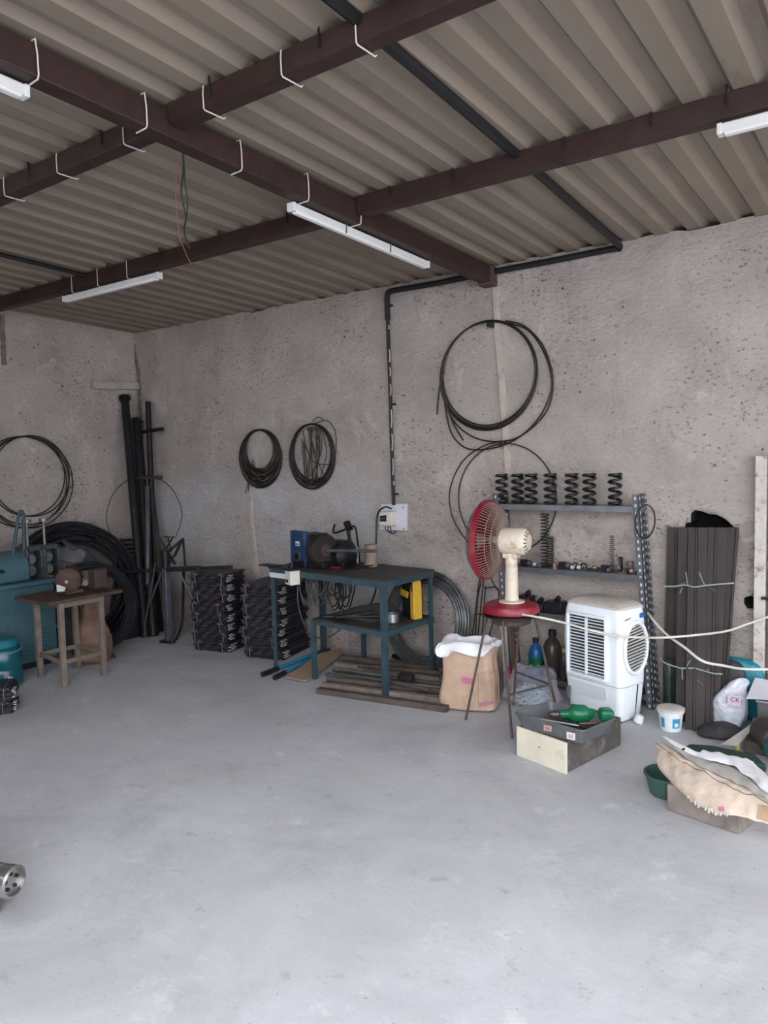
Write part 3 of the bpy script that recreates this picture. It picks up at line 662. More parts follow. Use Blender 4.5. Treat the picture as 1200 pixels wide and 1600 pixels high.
# ---- rusty table
t = thing('side_table', 'small rusty topped table with four wooden legs beside the teal machine', 'table', (-4.93, 2.95, 0))
k = M(); k.grid(lambda u, v: (-5.16+.44*u, 2.70+.56*v, .575-.006*math.sin(3*u)+.006*mnoise.noise(Vector((u*4, v*4, 0)))), 10, 10, (0, 0, .022)); k.build('table_top', RUST, t)
feet = [(-4.745, 2.79), (-4.755, 3.10), (-5.11, 2.83), (-5.09, 3.11)]
for (fx, fy) in feet:
    k = M(); k.bar((fx, fy, 0), (fx+.005*(1 if fx > -5 else -1), fy, .578), .036, .036, (1, 0, 0)); k.build('leg', WOODT, t, .004)
for a, b in ((0, 1), (1, 3), (3, 2), (2, 0)):
    k = M(); p = Vector((*feet[a], .165)); q = Vector((*feet[b], .165)); k.bar(p, q, .014, .032); k.build('stretcher', WOODT, t, .003)
    k = M(); p = Vector((*feet[a], .555)); q = Vector((*feet[b], .555)); k.bar(p, q, .014, .035); k.build('apron', WOODT, t)
# motor on it
mo = Vector((-4.93, 2.98, .70)); ax = Vector((.78, -.62, 0)).normalized(); t = thing('motor', 'brown rusty electric motor standing on the small table', 'motor', (-4.97, 3.0, .597))
k = M(); k.lathe([(.03, -.14), (.072, -.13), (.08, -.10), (.08, .06), (.086, .065), (.086, .085), (.07, .10), (.03, .105)], mo, ax, 28); k.build('body', RUST, t)
k = M()
for i in range(14):
    a = 2*PI*i/14; x_, y_, z_ = k.frame(ax); d = x_*math.cos(a)+y_*math.sin(a); k.bar(mo+d*.082-z_*.09, mo+d*.082+z_*.05, .006, .012, d)
k.build('cooling_fins', RUST, t)
k = M(); k.box(mo+Vector((.0, 0, -.088)), (.13, .13, .026)); k.build('base_plate', RUST, t, .003)
k = M(); k.box(mo+Vector((.10, .16, -.01)), (.09, .10, .13)); k.lathe([(.05, 0), (.06, .02), (.05, .10)], mo+Vector((.07, .17, -.09)), (0, 0, 1), 16); k.build('gear_housing', mat('gear_brown', (.07, .048, .04), .8, .1, .3), t, .008)
k = M(); k.cyl(mo+ax*.1, mo+ax*.15, .012); k.build('shaft', STEELG, t)
p = fl(132, 916, .600); k = M(); k.lathe([(.006, 0), (.02, .006), (.024, .03), (.018, .045), (.008, .05)], p, (0, .2, 1), 14); tag(k.build('plastic_knob', WHITE), 'small white plastic knob beside the motor on the rusty table', 'knob')
k = M(); k.slab([sx(88, 914, -4.86), sx(99, 918, -4.8), sx(97, 924, -4.78), sx(89, 925, -4.82)], (.012, .01, 0)); tag(k.build('white_block', WHITE), 'small white plastic piece under the motor on the rusty table', 'plastic piece')
# brown sack behind the table
def sack_rings(c, ux, uy, prof, n=28, sq=.55, sd=0, amp=.02):
    rings = []
    for (z, rx, ry, ox, oy) in prof:
        r_ = []
        for i in range(n):
            a = 2*PI*i/n; ca, sa = math.cos(a), math.sin(a)
            x_ = math.copysign(abs(ca)**sq, ca)*rx; y_ = math.copysign(abs(sa)**sq, sa)*ry
            p = Vector(c)+Vector(ux)*(x_+ox)+Vector(uy)*(y_+oy)+Z*z
            d = mnoise.noise_vector(p*9+Vector((sd, 0, 0)))*amp + mnoise.noise_vector(p*24+Vector((0, sd, 0)))*amp*.4
            if z < .02: d.z = 0
            r_.append(p+d)
        rings.append(r_)
    return rings
k = M(); k.loft(sack_rings((-5.12, 3.26, 0), (.6, .8, 0), (-.8, .6, 0), [(.006, .10, .08, 0, 0), (.03, .125, .10, 0, 0), (.14, .135, .11, .01, 0), (.26, .12, .09, 0, 0), (.36, .09, .06, -.01, 0), (.46, .055, .035, -.01, 0), (.54, .06, .03, -.005, 0)], 28, .8, 3, .05))
t = k.build('sack', SACKD, None, 0, 1); tag(t, 'crumpled brown sack tied at the neck standing under the rusty table', 'sack')
# teal water jug
jc = fl(4, 1071); t = thing('water_jug', 'teal plastic water jug with a white tap at the left edge', 'jug', jc)
k = M(); k.lathe([(.115, .0), (.132, .012), (.134, .12), (.129, .13), (.134, .14), (.134, .22), (.129, .232), (.128, .262), (.10, .285)], jc, (0, 0, 1), 36); k.build('body', JUG, t)
k = M(); k.lathe([(.108, .272), (.112, .28), (.112, .315), (.10, .328), (.05, .332)], jc, (0, 0, 1), 36); k.build('lid', mat('jug_lid', (.02, .17, .22), .4), t)
k = M(); k.torus(jc+Z*.268, (0.2, 0, 1), .131, .006); k.build('handle', mat('jug_handle', (.12, .26, .30), .4), t)
tp = fl(15, 1066, .055); td = (tp-jc); td.z = 0; td = td.normalized(); tp = jc+td*.134+Z*.065
k = M(); k.cyl(tp-td*.01, tp+td*.04, .011); k.cyl(tp+td*.03, tp+td*.035-Z*.045, .011, .009); k.cyl(tp+td*.03, tp+td*.03+Z*.02, .008); k.box(tp+td*.03+Z*.024, (.045, .014, .009)); k.build('tap', WHITE, t)

# ================================================================== BUNDLES
def make_bundle(loc, u, v, L_, D_, H_, label, group, sd):
    random.seed(sd); t = thing('steel_bundle', label, 'bundle', loc, group); T = basis(loc, u, v)
    n = 6; th = H_/n
    k = M(T)
    for i in range(n):
        jx, jy = random.uniform(-.010, .010), random.uniform(-.008, .008); z0 = .001+i*th; w_ = random.uniform(-.01, .01)
        poly = []
        steps = 16
        for s_ in range(steps+1): poly.append((jx+L_*s_/steps, jy+random.uniform(-.004, .004)+.006*math.sin(s_*1.3+i)))
        for s_ in range(steps+1): poly.append((jx+L_*(1-s_/steps)+w_, jy+D_+random.uniform(-.004, .004)))
        k.prism(poly, z0, z0+th*.86)
    e = k; e.k = 1
    for i in range(1, n-1):
        z0 = i*th+th*.2
        e.box((-.010, .045+random.uniform(-.014, .014), z0+th*.25), (.018, .062+random.uniform(-.03, .025), th*.5))
    k.build('plates', [PLATE, STRIPE], t)
    for f in (.12, .86):
        x_ = L_*f+random.uniform(-.02, .02); w = M(T)
        w.tube([(x_, -.012, .003), (x_+.004, -.015, H_*.5), (x_, -.012, H_+.001), (x_, D_+.008, H_+.001), (x_, D_+.01, H_*.4), (x_, D_+.006, .003)], .0024, 5)
        w.tube([(x_, -.014, H_*.75), (x_-.02, -.024, H_*.9+random.uniform(-.02, .02)), (x_-.035, -.022, H_*.85)], .0026, 5)
        w.tube([(x_, -.014, H_*.75), (x_+.016, -.024, H_*1.0), (x_+.03, -.02, H_*.95+random.uniform(-.02, .01))], .0026, 5)
        w.build('tie_wire', mat('tie_wire', (.23, .21, .21), .5, .4, .2), t)
    return t
ordn = ['lowest', 'second from the floor', 'third from the floor', 'fourth from the floor', 'fifth from the floor', 'sixth from the floor', 'seventh from the floor', 'topmost']
ub = Vector((-.975, -.22, 0)); vb = Vector((-.22, .975, 0))
H = .0785
for i in range(8):
    j = random.uniform(-.018, .018)
    make_bundle(Vector((-4.45+j, 4.0+random.uniform(-.01, .01), i*H)), ub, vb, .33, .27, H, 'tied bundle of black plates, '+ordn[i]+' in the left stack', 'tied black bundles, left stack', 100+i)
H = .0815; ordn[6] = 'topmost'
for i in range(7):
    j = random.uniform(-.02, .02)
    make_bundle(Vector((-3.93+j, 4.05+random.uniform(-.016, .012), i*H)), ub, vb, .33, .42, H, 'tied bundle of black plates, '+ordn[i]+' in the right stack', 'tied black bundles, right stack', 200+i)
# stack at the left edge: two bundles with pale ends
for i in range(2):
    make_bundle(Vector((-4.50, 2.30, i*.082)), (-.6, -.8, 0), (-.8, .6, 0), .26, .22, .082, ('lower', 'upper')[i]+' bundle of black plates in the low stack at the left edge', 'bundles at the left edge', 300+i)
    o = None

# ================================================================== WORK BENCH
BO = Vector((-2.74, 3.76, 0)); bu = Vector((-.995, .1, 0)); bv = Vector((.03, 1, 0)); TB = basis(BO, bu, bv); BW, BD, BH = 1.085, .535, .74
def tb(u, v, z): return TB @ Vector((u, v, z))
t = thing('work_bench', 'teal steel work bench with a dark top and a half shelf below', 'bench', tb(BW/2, BD/2, 0))
k = M(TB); k.box((BW/2, BD/2, BH-.004), (BW+.03, BD+.03, .008)); k.build('bench_top', BENCHT, t)
k = M(TB)
for (a, b) in (((0, 0), (BW, 0)), ((0, BD), (BW, BD)), ((0, 0), (0, BD)), ((BW, 0), (BW, BD))): k.bar((*a, BH-.028), (*b, BH-.028), .028, .038)
k.build('top_frame', TEALF, t)
for (a, b) in ((0, 0), (BW, 0), (0, BD), (BW, BD)):
    k = M(TB); s = 1 if a == 0 else -1; q = 1 if b == 0 else -1
    k.box((a, b+q*.017, BH/2-.01), (.006, .036, BH-.03)); k.box((a+s*.017, b, BH/2-.01), (.036, .006, BH-.03)); k.build('leg', TEALF, t)
for b in (0, BD):
    k = M(TB); k.box((.655, b, .205), (.03, .03, .41)); k.build('short_leg', TEALF, t)
k = M(TB); k.box((.33, BD/2, .418), (.66, BD, .006)); k.build('lower_shelf', BENCHT, t)
k = M(TB)
for (a, b) in (((0, 0), (.66, 0)), ((0, BD), (.66, BD)), ((0, 0), (0, BD)), ((.655, 0), (.655, BD))): k.bar((*a, .40), (*b, .40), .026, .032)
k.build('shelf_frame', TEALF, t)
# winding machine on bench
WY = 4.05
t = thing('winding_machine', 'blue panelled coil winding machine with a big dark wheel and a long shaft', 'machine', tb(.85, .3, BH))
zA = BH+.002
pA, pB = wl(455, 892, 3.99), wl(478, 892, 3.95); pc = (pA+pB)/2; ud = (pB-pA); ud.z = 0; wdt = ud.length; ud = ud.normalized(); vd = Vector((-ud.y, ud.x, 0))
TP = basis(Vector((pA.x, pA.y, zA)), ud, vd)
hp = .255
k = M(TP); k.box((wdt/2, .015, hp/2), (wdt, .03, hp)); k.build('panel', BLUE, t, .004)
k = M(TP); k.box((wdt/2+.01, .12, hp/2-.01), (wdt*.9, .17, hp-.03)); k.build('gear_case', STEELB, t, .006)
k = M(TP); k.cyl((wdt*.5, -.002, .075), (wdt*.5, -.012, .075), .034, None, 24); g = k.build('gauge', STEELG, t)
k = M(TP); k.cyl((wdt*.5, -.012, .075), (wdt*.5, -.014, .075), .027, None, 24); k.build('gauge_face', STEELB, g)
k = M(TP); k.box((wdt*.5, -.002, .165), (.042, .004, .032)); k.build('name_plate', WHITE, t)
k = M(TP); k.box((wdt*.5-.010, -.0045, .160), (.012, .002, .012)); k.box((wdt*.5+.010, -.0045, .160), (.012, .002, .012)); k.box((wdt*.5, -.0045, .165), (.008, .002, .004)); k.build('plate_marking', BLACK, t)
for xx in (.08, .92):
    k = M(TP); k.box((wdt*xx, -.002, .225), (.016, .004, .05)); k.build('hinge', GALV, t)
wc = wl(509, 860, 4.0); aw = Vector((.95, -.30, 0)).normalized()
k = M(); k.lathe([(.03, -.10), (.10, -.10), (.115, -.085), (.115, -.012), (.105, 0), (.03, .004)], wc, aw, 36); k.build('wheel', mat('wheel_dark', (.035, .03, .029), .45, .3, .4, 8), t, 0)
k = M(); k.lathe([(.042, 0), (.042, .012), (.022, .02), (.02, .03)], wc, aw, 20); k.build('wheel_boss', RUST, t)
k = M(); p = wl(533, 866, 4.14); k.lathe([(.02, -.11), (.085, -.10), (.105, -.05), (.105, .06), (.085, .08), (.04, .1)], p, (1, -.12, 0), 28); k.box(p-Z*.08, (.16, .16, .06)); k.build('drive_motor', STEELB, t, .004)
k = M(); k.cyl(wc+aw*.02, wl(587, 861, 3.93), .012, None, 14); k.build('shaft', STEELG, t)
k = M(TB); k.box((.80, .24, BH+.025), (.30, .26, .05)); k.build('base', STEELB, t, .004)
# bits on bench
def bit(name, label, cat, mesh, m, bev=0): return tag(mesh.build(name, m, None, bev), label, cat)
k = M(); p = fl(525, 887, BH+.008); k.cyl(p-X*.04, p+X*.05, .007, None, 8); bit('screwdriver', 'small red handled tool on the bench top in front of the dark wheel', 'tool', k, mat('tool_red', (.25, .02, .02), .5))
k = M(); k.bar(fl(536, 888, BH+.012), fl(560, 882, BH+.012), .03, .012); k.bar(fl(552, 887, BH+.012), fl(585, 883, BH+.012), .014, .010); bit('flat_bar', 'short black bars lying on the bench behind the shaft', 'bar', k, STEELB)
k = M(); q = fl(585, 879, BH+.001); k.lathe([(.047, 0), (.047, .15), (.044, .155)], wl(580, 880, 4.23)*1, (0, 0, 1), 24)
o = bit('spool', 'pale brown cylinder spool standing at the back of the bench under the shaft', 'spool', k, mat('spool_tan', (.30, .22, .18), .6)); o.location.z = BH+.001
k = M(); k.lathe([(.035, 0), (.035, .12), (.028, .13)], Vector((tb(.63, .42, 0).x, tb(.63, .42, 0).y, BH+.001)), (0, 0, 1), 18); bit('bottle', 'small clear plastic container at the back of the bench beside the motor', 'container', k, FILMW)
# press stand behind bench (black drill stand)
t = thing('tool_stand', 'black rod stand with a crank arm rising behind the winding machine', 'stand', Vector((tb(.55, .47, 0).x, tb(.55, .47, 0).y, BH)))
k = M(); SY = 4.30; k.tube(smooth_path([wl(549, 880, SY), wl(547, 850, SY), wl(545, 835, SY), wl(542, 817, SY)], 4), .014, 8); k.bar(wl(541, 815, SY), wl(547, 829, SY), .045, .03); k.build('column', STEELB, t)
k = M(); k.tube(smooth_path([wl(562, 880, SY), wl(559, 848, SY), wl(555, 824, SY), wl(547, 824, SY), wl(532, 830, SY), wl(521, 832, SY), wl(523, 819, SY)], 5), .008, 8); k.build('crank_arm', STEELB, t)
# switch box
t = thing('switch_box', 'cream switch box fixed to the left corner of the bench', 'switch box', wl(457, 912, 3.80))
sb = wl(457, 902, 3.80); TS_ = basis(sb, (.93, -.36, 0), (.36, .93, 0))
k = M(TS_); k.box((0, 0, 0), (.088, .075, .10)); k.build('box', SWW, t, .006)
k = M(TS_); k.box((-.010, -.039, -.022), (.032, .004, .02)); k.build('switch', BLACK, t)
k = M(TS_); k.box((.0, -.001, .056), (.10, .085, .01)); k.cyl((-.01, 0, .06), (-.01, 0, .10), .016, None, 12); k.build('lid', STEELB, t)
k = M(TB); k.box((BW-.02, -.02, BH+.018), (.16, .09, .008)); tag(k.build('steel_plate', STEELB), 'thin black plate overhanging the left corner of the bench top', 'plate')
k = M(TB); k.box((.98, -.02, BH-.05), (.19, .006, .035)); tag(k.build('paper_strip', BOARDW), 'white strip of paper behind the switch box', 'paper')
# cables under the bench top
def hank(label, cx, cy, dy, n, sd, m, rr_=.0055):
    random.seed(sd); k = M()
    for i in range(n):
        p = Vector((cx+random.uniform(-.08, .08), cy+random.uniform(-.04, .04), BH-.045)); w_ = random.uniform(.03, .09); h_ = random.uniform(.55, 1.0)*dy
        k.tube(smooth_path([p, p+Vector((-w_*.8, 0, -h_*.4)), p+Vector((-w_*.5, .01, -h_*.85)), p+Vector((0, .01, -h_)), p+Vector((w_*.7, .01, -h_*.8)), p+Vector((w_, 0, -h_*.4)), p+Vector((w_*.4, 0, -.005))], 6), rr_, 6)
    return tag(k.build('cable_hank', m), label, 'cable')
pt = tb(.80, .16, 0); hank('hank of grey cables hanging under the bench top behind the switch box', pt.x, pt.y, .24, 9, 5, mat('grey_cable', (.08, .075, .075), .5))
pt = tb(.62, .25, 0); hank('hank of black cables hanging under the middle of the bench top', pt.x, pt.y, .27, 9, 9, CABLEK)
def cable(label, pts, r=.0055, m=CABLEK, n=8): k = M(); k.tube(smooth_path(pts, n), r, 6); return tag(k.build('cable', m), label, 'cable')
cable('black cable looping under the bench from the hank up to the bench top', [wl(521, 925, 4.2), wl(530, 945, 4.25), wl(543, 958, 4.28), wl(546, 950, 4.28), wl(553, 925, 4.25), wl(555, 908, 4.2)])
cable('grey cable hanging low beside the right stack of bundles', [wl(465, 916, 3.84), wl(466, 945, 3.86), wl(473, 970, 3.88), wl(484, 990, 3.95), wl(500, 997, 4.1), wl(520, 992, 4.2), wl(535, 980, 4.3)], .005, mat('grey_cable', (.08, .075, .075), .5))
# shelf items
t = thing('tool_case', 'black and yellow tool case standing on the bench half shelf', 'case', tb(.06, .40, .422))
q0 = tb(.085, .38, .422); TC = basis(q0, (.93, -.36, 0), (.36, .93, 0))
k = M(TC); k.box((-.03, .045, .135), (.125, .09, .27)); k.build('body', STEELB, t, .008)
k = M(TC); k.prism([(.034, -.02), (.078, -.02), (.078, .05), (.034, .05)], .003, .20); k.add([(.034, -.02, .20), (.078, -.02, .20), (.078, .05, .20), (.034, .05, .20), (.052, -.02, .262), (.07, -.02, .262), (.07, .05, .262), (.052, .05, .262)], [(0, 1, 5, 4), (1, 2, 6, 5), (2, 3, 7, 6), (3, 0, 4, 7), (4, 5, 6, 7)]); k.build('yellow_side', YEL, t, .006)
k = M(TC); k.box((-.045, -.008, .165), (.085, .014, .045), Matrix.Rotation(.2, 3, 'Y')); k.build('yellow_strap', YEL, t, .006)
k = M(TC); k.box((.064, -.023, .225), (.007, .004, .065)); k.build('black_trim', BLACK, t)
def cup(name, label, p, r, h, m):
    k = M(); k.lathe([(r*.8, 0), (r, .01), (r, h), (r*.92, h), (r*.9, .012), (.002, .010)], p, (0, 0, 1), 24); return tag(k.build(name, m), label, 'cup')
cup('steel_cup', 'shiny steel cup on the half shelf in front of the tool case', tb(.10, .20, .422), .045, .065, STEELL)
cup('dark_cup', 'dark steel cup just behind the shiny cup on the half shelf', tb(.17, .30, .422), .04, .06, STEELD)
for i, (a, b, w_) in enumerate((((.64, .06), (.20, .22), .05), ((.56, .02), (.14, .30), .035), ((.44, .0), (.30, .26), .05))):
    k = M(TB); k.bar((*a, .430+.014*i), (*b, .432+.016*i), w_, .01); tag(k.build('flat_bar', STEELD), ('long flat black bar on the half shelf, lowest and leftmost', 'narrow black bar lying across the others on the half shelf', 'short flat black bar on the half shelf sticking out over its front edge')[i], 'bar')
k = M(TB); k.grid(lambda u, v: (.62-.4*u, .14+.36*v, .4225+.045*math.sin(PI*u)*v), 8, 6, (0, 0, .003)); tag(k.build('rubber_sheet', mat('sheet_grey', (.11, .105, .10), .6)), 'grey curled sheet at the back of the bench half shelf', 'sheet')
# bars on the floor under the bench
random.seed(21)
bars = []
specs = [((497, 1078), (700, 1107), .05, 'bar'), ((505, 1068), (690, 1092), .04, 'bar'), ((512, 1062), (702, 1083), .045, 'tube'), ((510, 1052), (660, 1078), .035, 'bar'), ((520, 1046), (704, 1070), .03, 'tube'), ((525, 1037), (688, 1060), .05, 'bar'), ((535, 1030), (684, 1048), .055, 'tube'), ((540, 1024), (678, 1042), .035, 'bar')]
names = ['nearest the viewer', 'second from the viewer', 'third from the viewer', 'fourth from the viewer', 'fifth from the viewer', 'sixth from the viewer', 'seventh from the viewer', 'nearest the wall']
for i, (a, b, w_, kd) in enumerate(specs):
    a3, b3 = fl(*a, .02), fl(*b, .02)
    k = M()
    if kd == 'bar': k.bar(a3+Z*(w_*.35-.02+.001), b3+Z*(w_*.35-.02+.001), w_, w_*.7)
    else: k.cyl(a3+Z*(w_/2-.02+.001), b3+Z*(w_/2-.02+.001), w_/2, None, 12)
    tag(k.build('steel_bar', (RUSTB, WOODG, RUSTB, STEELG)[i % 4], None, .003), 'long %s on the floor under the bench, %s' % (('flat bar', 'round tube')[kd == 'tube'], names[i]), 'bar', 'bars on the floor under the bench')
for i, (a, b, zz, w_) in enumerate((((560, 1040), (690, 1052), .07, .03), ((522, 1044), (600, 1056), .065, .02), ((596, 1062), (672, 1078), .06, .028))):
    k = M(); k.cyl(fl(*a, zz), fl(*b, zz+.01), w_/2, None, 12); tag(k.build('steel_tube', (RUST, STEELG, RUSTB)[i]), ('rusty tube lying on top of the bars nearest the wall', 'thin bright tube lying on top of the bars at their left end', 'tube lying on top of the bars behind the bench leg')[i], 'tube')
k = M(); k.bar(fl(624, 1056, .06), fl(645, 1060, .06), .05, .04); tag(k.build('steel_block', STEELD, None, .004), 'short dark square block on top of the bars right of the bench leg', 'block')
k = M(); k.cyl(fl(615, 1025, .02), fl(676, 1040, .03), .02, None, 10); tag(k.build('steel_rod', STEELB), 'black rod lying on the floor by the wall behind the bars', 'rod')
# hardboard and bolt cutter
k = M(); pb = [fl(446, 1059, .012), fl(473, 1065, .012), fl(480, 1064, .012), fl(538, 1021, .03), fl(534, 1014, .035), fl(500, 1022, .035)]
k.slab(pb, (0, 0, .008)); tag(k.build('hardboard_offcut', BOARDB), 'brown hardboard offcut lying on the floor under the bench', 'board')
t = thing('bolt_cutter', 'bolt cutter with blue handles and black grips lying on the floor', 'bolt cutter', fl(460, 1040))
for i, (a, b) in enumerate((((410, 1054), (496, 1020)), ((429, 1059), (497, 1024)))):
    a3, b3 = fl(*a, .02), fl(*b, .02); g = a3.lerp(b3, .26 if i == 0 else .22)
    k = M(); k.cyl(g, b3, .013, None, 10); k.build('handle', CUTB, t)
    k = M(); k.cyl(a3, g, .018, .017, 12); k.build('grip', BLACK, t)
k = M(); k.bar(fl(494, 1022, .02), fl(512, 1014, .02), .05, .02); k.build('jaw', STEELD, t, .004)
# wall switchboard
t = thing('switch_board', 'white electrical board with a breaker box on the back wall', 'switch board', wl(614, 808, 4.54))
q = [wl(593, 788, 4.53), wl(635, 787, 4.53), wl(635, 829, 4.53), wl(593, 828, 4.53)]
k = M(); k.slab(q, (0, .02, 0)); k.build('back_board', BOARDW, t, .002)
for (px_, py_) in ((595, 790), (630, 793), (631, 826)):
    k = M(); p = wl(px_, py_, 4.53); k.cyl(p, p-Y*.004, .005, None, 8); k.build('screw', STEELB, t)
q = [wl(592, 800, 4.46), wl(612, 800, 4.46), wl(612, 822, 4.46), wl(592, 821, 4.46)]
k = M(); k.slab(q, (0, .07, 0)); bx = k.build('breaker_box', SWW, t, .005)
q = [wl(593.5, 806, 4.458), wl(603.5, 805, 4.458), wl(603.5, 815, 4.458), wl(593.5, 815, 4.458)]
k = M(); k.slab(q, (0, .004, 0)); k.build('breaker', STEELB, bx)
q = [wl(595, 809, 4.456), wl(602, 809, 4.456), wl(602, 811.5, 4.456), wl(595, 811.5, 4.456)]
k = M(); k.slab(q, (0, .004, 0)); k.build('lever', GALV, bx)
for xx in (602, 606, 610):
    k = M(); k.tube(smooth_path([wl(xx, 822, 4.48), wl(xx+1, 828, 4.5), wl(614, 834, 4.5), wl(619, 829, 4.52)], 4), .003, 6); k.build('lead', CABLEK, t)
cable('black cable running from the breaker box down behind the bench', [wl(612, 795, 4.46), wl(603, 792, 4.44), wl(594, 797, 4.44), wl(589, 810, 4.44), wl(588, 840, 4.42), wl(588, 880, 4.40), wl(588, 915, 4.40), wl(583, 935, 4.40), wl(575, 950, 4.38)], .007)

# steel wire coil behind bench
cw = wl(658, 978, 4.36); t = None
random.seed(31); k = M()
for i in range(34):
    R = random.uniform(.255, .345); dz = .345-R
    ce = Vector((cw.x+random.uniform(-.008, .008), 4.435+random.uniform(-.04, .02), .352+random.uniform(-.0, .004)))
    k.tube([ce + X*(R*math.cos(2*PI*j/56)) + (Z*.985+Y*.17)*(R*math.sin(2*PI*j/56)) for j in range(56)], .0055, 6, True)
tag(k.build('wire_coil', mat('coil_grey', (.17, .175, .18), .4, .6, .5, 14)), 'thick coil of grey steel wire standing against the wall behind the bench', 'wire coil')
# thin wire frames against the wall
for i, (pts_, lb) in enumerate(((((745, 1010), (757, 895), (761, 883), (770, 880), (768, 905), (780, 925)), 'tall thin bent wire frame leaning on the wall left of the rack'), (((737, 1008), (748, 912), (752, 906), (746, 940), (742, 1008)), 'narrow thin wire frame, leftmost of those left of the rack'), (((752, 1010), (758, 924), (759, 919), (778, 920), (776, 950), (760, 1008)), 'short thin wire frame, right one of those left of the rack'))):
    k = M(); Ys = 4.42+.03*i; k.tube(smooth_path([wl(*p, Ys) for p in pts_], 5), .0045, 6)
    k.tube([wl(pts_[0][0]+4, 960, Ys), wl(pts_[0][0]+26, 965-6*i, Ys)], .0035, 6)
    tag(k.build('bent_wire_rack', WIREB), lb, 'wire rack')

# ================================================================== RACK
t = thing('slotted_rack', 'grey slotted angle steel rack with four shelves against the back wall', 'rack', (-1.75, 4.4, 0))
RY0, RY1 = 4.385, 4.53; sk = -.088
def rx(x, z): return x + sk*z/1.25
def upright(x, y, s, q):
    k = M(); a = Vector((x, y, 0)); b = Vector((rx(x, 1.255), y, 1.255)); d = b-a
    def lbox(o0, w_, dd):
        rings = []
        for e in (a, b): rings.append([e+o0+Vector(v) for v in ((0, 0, 0), (w_, 0, 0), (w_, dd, 0), (0, dd, 0))])
        k.loft(rings)
    lbox(Vector((0, 0, 0)), s*.038, .003*q); lbox(Vector((0, 0, 0)), .003*s, q*.038)
    h = k; h.k = 1; n = 30
    for i in range(n):
        p = a.lerp(b, (i+.5)/n)
        pf = p + Vector((s*.019, -.0012 if q > 0 else -.0042, 0)); h.box(pf, (.010, .002, .017))
        ps = p + Vector((-.0012 if s > 0 else .0012, q*.02, 0)); h.box(ps, (.002, .010, .017))
    k.build('upright', [GALV, HOLEW], t)
RXL, RXR = -2.215, -1.275
upright(RXL, RY0, 1, 1); upright(RXR, RY0, -1, 1); upright(RXL, RY1, 1, -1); upright(RXR, RY1, -1, -1)
SHZ = [1.185, .785, .50, .08]
for i, z in enumerate(SHZ):
    k = M(); xa, xb = rx(RXL, z)+.004, rx(RXR, z)-.004
    k.box(((xa+xb)/2, (RY0+RY1)/2, z), (xb-xa, RY1-RY0-.006, .004)); k.box(((xa+xb)/2, RY0+.006, z-.015), (xb-xa, .004, .034)); k.box(((xa+xb)/2, RY1-.006, z-.015), (xb-xa, .004, .034)); k.box((xa+.001, (RY0+RY1)/2, z-.015), (.003, RY1-RY0, .034)); k.box((xb-.001, (RY0+RY1)/2, z-.015), (.003, RY1-RY0, .034))
    k.build('shelf', RACKSH if i == 0 else GALV, t)
    for (xx, yy) in ((xa-.004, RY0-.001), (xb+.0, RY0-.001)):
        b = M(); b.cyl((xx+(.012 if xx < -1.8 else -.012), yy, z-.015), (xx+(.012 if xx < -1.8 else -.012), yy-.006, z-.015), .006, None, 8); b.build('bolt', STEELG, t)
def spring(name, label, p, R, h, turns, r, m, group, flat=True):
    k = M(); n = int(turns*20); pts_ = []
    for i in range(n+1):
        f = i/n; zz = r + (h-2*r)*f
        if flat:
            e = .8/turns
            if f < e: zz = r+ (h-2*r)*.25*f*f/e
            elif f > 1-e: g = 1-f; zz = h-r-(h-2*r)*.25*g*g/e
            else: zz = r+(h-2*r)*(.25*e+(f-e)*(1-.5*e)/(1-2*e))
        a = 2*PI*turns*f; pts_.append(Vector(p)+Vector((R*math.cos(a), R*math.sin(a), zz)))
    k.tube(pts_, r, 8); return tag(k.build(name, m), label, 'spring', group)
SPB = mat('spring_black', (.010, .010, .011), .45, 0, .3)
ordn = ['leftmost of the seven', 'second from the left', 'third from the left', 'fourth from the left', 'fifth from the left', 'sixth from the left', 'rightmost of the seven']
for i, px_ in enumerate((784, 809, 830, 860, 893, 921, 961)):
    p = wl(px_, 790, 4.43 if i != 1 else 4.46); spring('coil_spring', 'heavy black coil spring on the top shelf of the rack, '+ordn[i], (p.x, p.y, SHZ[0]+.003), .034, .195, 5.2, .0088, SPB, 'black coil springs on the top shelf')
zs = SHZ[1]+.003
p = wl(848, 880, 4.42); spring('long_spring', 'tall dark compression spring on the second shelf, reaching up to the top shelf', (p.x, 4.455, zs), .024, .34, 17, .0036, SPB, 'springs on the second shelf')
p = wl(953, 880, 4.43); spring('long_spring', 'thin tall spring on the second shelf below the rightmost black spring', (p.x, 4.46, zs), .014, .215, 19, .0016, STEELD, 'springs on the second shelf')
p = wl(967, 880, 4.43); spring('short_spring', 'short dark spring on the second shelf, right of the thin tall spring', (p.x, 4.46, zs), .012, .09, 10, .003, SPB, 'springs on the second shelf')
p = wl(980, 885, 4.40); spring('short_spring', 'wide grey spring on the second shelf behind the right upright', (p.x, 4.45, zs), .022, .07, 7, .003, STEELG, 'springs on the second shelf')
p = wl(997, 885, 4.45); spring('short_spring', 'grey spring on the second shelf at its far right end', (p.x, 4.48, zs), .016, .085, 9, .0028, STEELG, 'springs on the second shelf')
p = wl(860, 880, 4.49); spring('long_spring', 'dark spring standing behind the tall one on the second shelf', (p.x, 4.495, zs), .018, .19, 13, .003, SPB, 'springs on the second shelf')
